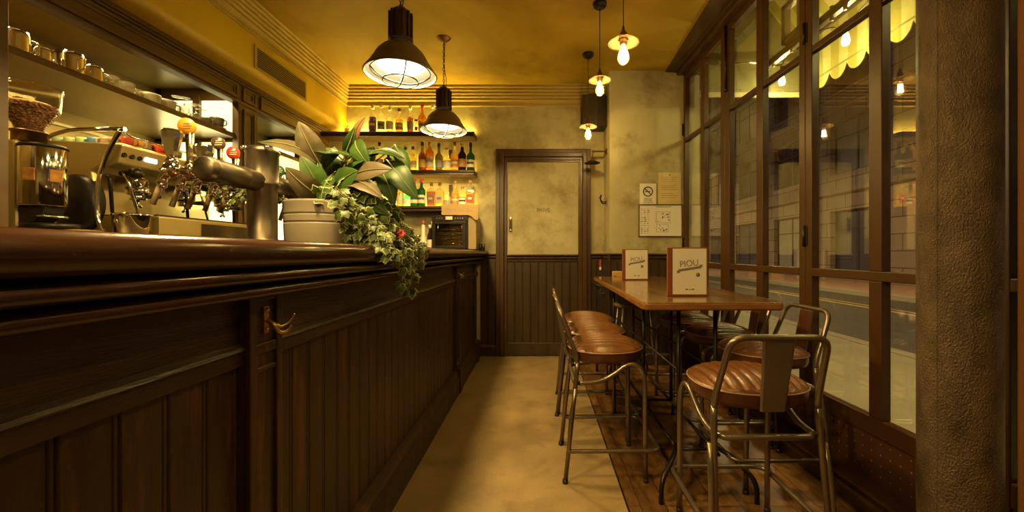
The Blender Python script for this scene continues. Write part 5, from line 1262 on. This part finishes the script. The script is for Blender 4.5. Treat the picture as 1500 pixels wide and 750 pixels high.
endm=mat('olive_canvas',(.16,.14,.055),(.20,.175,.07),scale=3,rough=.8)
ep=MB().prism([(1.52,2.60),(AX-.02,2.60),(AX-.02,3.03),(1.70,3.95),(1.52,3.95)],3.78,3.785,'y')
ob('end_panel', ep, endm, aw)
ob('end_hem', MB().box((1.52,3.765,2.585),(AX-.01,3.78,2.63)), mat('pale_hem',(.5,.42,.2),rough=.6), aw)
ob('cross_tube', MB().tube([(1.52,3.74,2.89),(AX-.03,3.74,2.89)],.014).tube([(AX-.01,3.76,2.58),(AX-.01,3.76,3.04)],.008), chrome, aw)
ob('front_bar', MB().tube([(AX-.03,AY0,3.04),(AX-.03,AY1,3.04)],.018), gun, aw)
# steel sign frame behind the glass, above
sg=empty('sign_frame',(1.95,2.6,2.75),'steel channel letters seen from behind on a rail outside the window','sign')
rl=MB().box((1.93,.6,2.72),(1.97,3.65,2.76)); rl.box((1.93,.6,2.76),(1.945,3.65,2.775)); ob('rail', rl, gun, sg, bevel=.003)
def letter(y,segs):
    b_=MB()
    for (a,c_,d_,e_) in segs: b_.box((1.90,y+a,2.78+c_),(1.95,y+d_,2.78+e_))
    b_.box((1.94,y+.05,2.70),(1.96,y+.07,2.80)); b_.box((1.94,y+.17,2.70),(1.96,y+.19,2.80))
    ob('channel_letter', b_, gunsplat, sg, bevel=.003)
letter(2.98,[(0,0,.045,.30),(0,.0,.24,.045),(.195,0,.24,.30),(.0,.26,.24,.30)])       # U / O seen from behind
letter(2.55,[(0,0,.045,.30),(.045,.14,.24,.185),(.195,.14,.24,.30),(.0,.26,.24,.30)])
letter(2.22,[(0.1,0,.145,.30)])
letter(1.80,[(0,0,.24,.045),(0,.26,.24,.30),(0,0,.045,.30),(.195,0,.24,.30)])
letter(3.35,[(0.1,0,.145,.26)])
wr=MB().tube(spline([(2.1,3.75,2.90),(2.12,3.58,2.80),(2.05,3.3,2.86),(2.12,3.0,2.80),(2.2,2.94,2.79),(2.15,2.4,2.88),(2.18,2.0,3.0),(2.15,1.4,2.9),(2.15,.8,2.98)],10),.005,6)
sl=empty('string_lights',(2.12,2.9,2.9),'outdoor string lights with lit bulbs hanging under the awning','string lights')
ob('cable', wr, blackm, sl)
for (x,y,z) in ((2.12,3.58,2.66),(2.20,2.94,2.685),(2.15,1.6,2.70),(2.15,.5,2.70)):
    ob('lamp_socket', MB().lathe([(0,.13),(.014,.125),(.016,.07),(.013,.05)],(x,y,z),'z',14), blackm, sl)
    ob('bulb', MB().lathe([(.013,.05),(.022,.02),(.028,-.012),(.022,-.038),(0,-.046)],(x,y,z),'z',18), bulbw, sl)
    light('string_bulb','POINT',(x,y,z-.10),7,color=(1,.88,.36),size=.01)
# unseen area lights added overhead to brighten the street
for x,y,pw in ((5.2,1.5,185),(5.2,13,300),(5.2,27,420)):
    light('street_fill','AREA',(x,y,6.2),pw,color=(1,.74,.33),size=.6)
# ================================================================== WORLD, CAMERA, VIEW
w=bpy.data.worlds.new('World'); sc.world=w; w.use_nodes=True
bg=w.node_tree.nodes.get('Background') or w.node_tree.nodes.new('ShaderNodeBackground'); bg.inputs[0].default_value=(.035,.04,.07,1); bg.inputs[1].default_value=.35
cam=bpy.data.cameras.new('camera'); co=bpy.data.objects.new('camera',cam); COL.objects.link(co); sc.camera=co
co.location=(0,0,EYE); co.rotation_euler=(PI/2,0,0)
cam.sensor_width=36; cam.lens=36*600/1500; cam.shift_x=-40/1500; cam.shift_y=-4/1500; cam.clip_start=.02; cam.clip_end=200
vs=sc.view_settings; sc.display_settings.display_device='sRGB'; vs.view_transform='Standard'; vs.look='None'; vs.gamma=1; vs.exposure=1.27; vs.use_curve_mapping=False
cy=sc.cycles; cy.use_denoising=True; cy.max_bounces=10; cy.transparent_max_bounces=24; cy.sample_clamp_indirect=4; cy.caustics_reflective=False; cy.caustics_refractive=False
try: cy.denoiser='OPENIMAGEDENOISE'
except Exception: pass
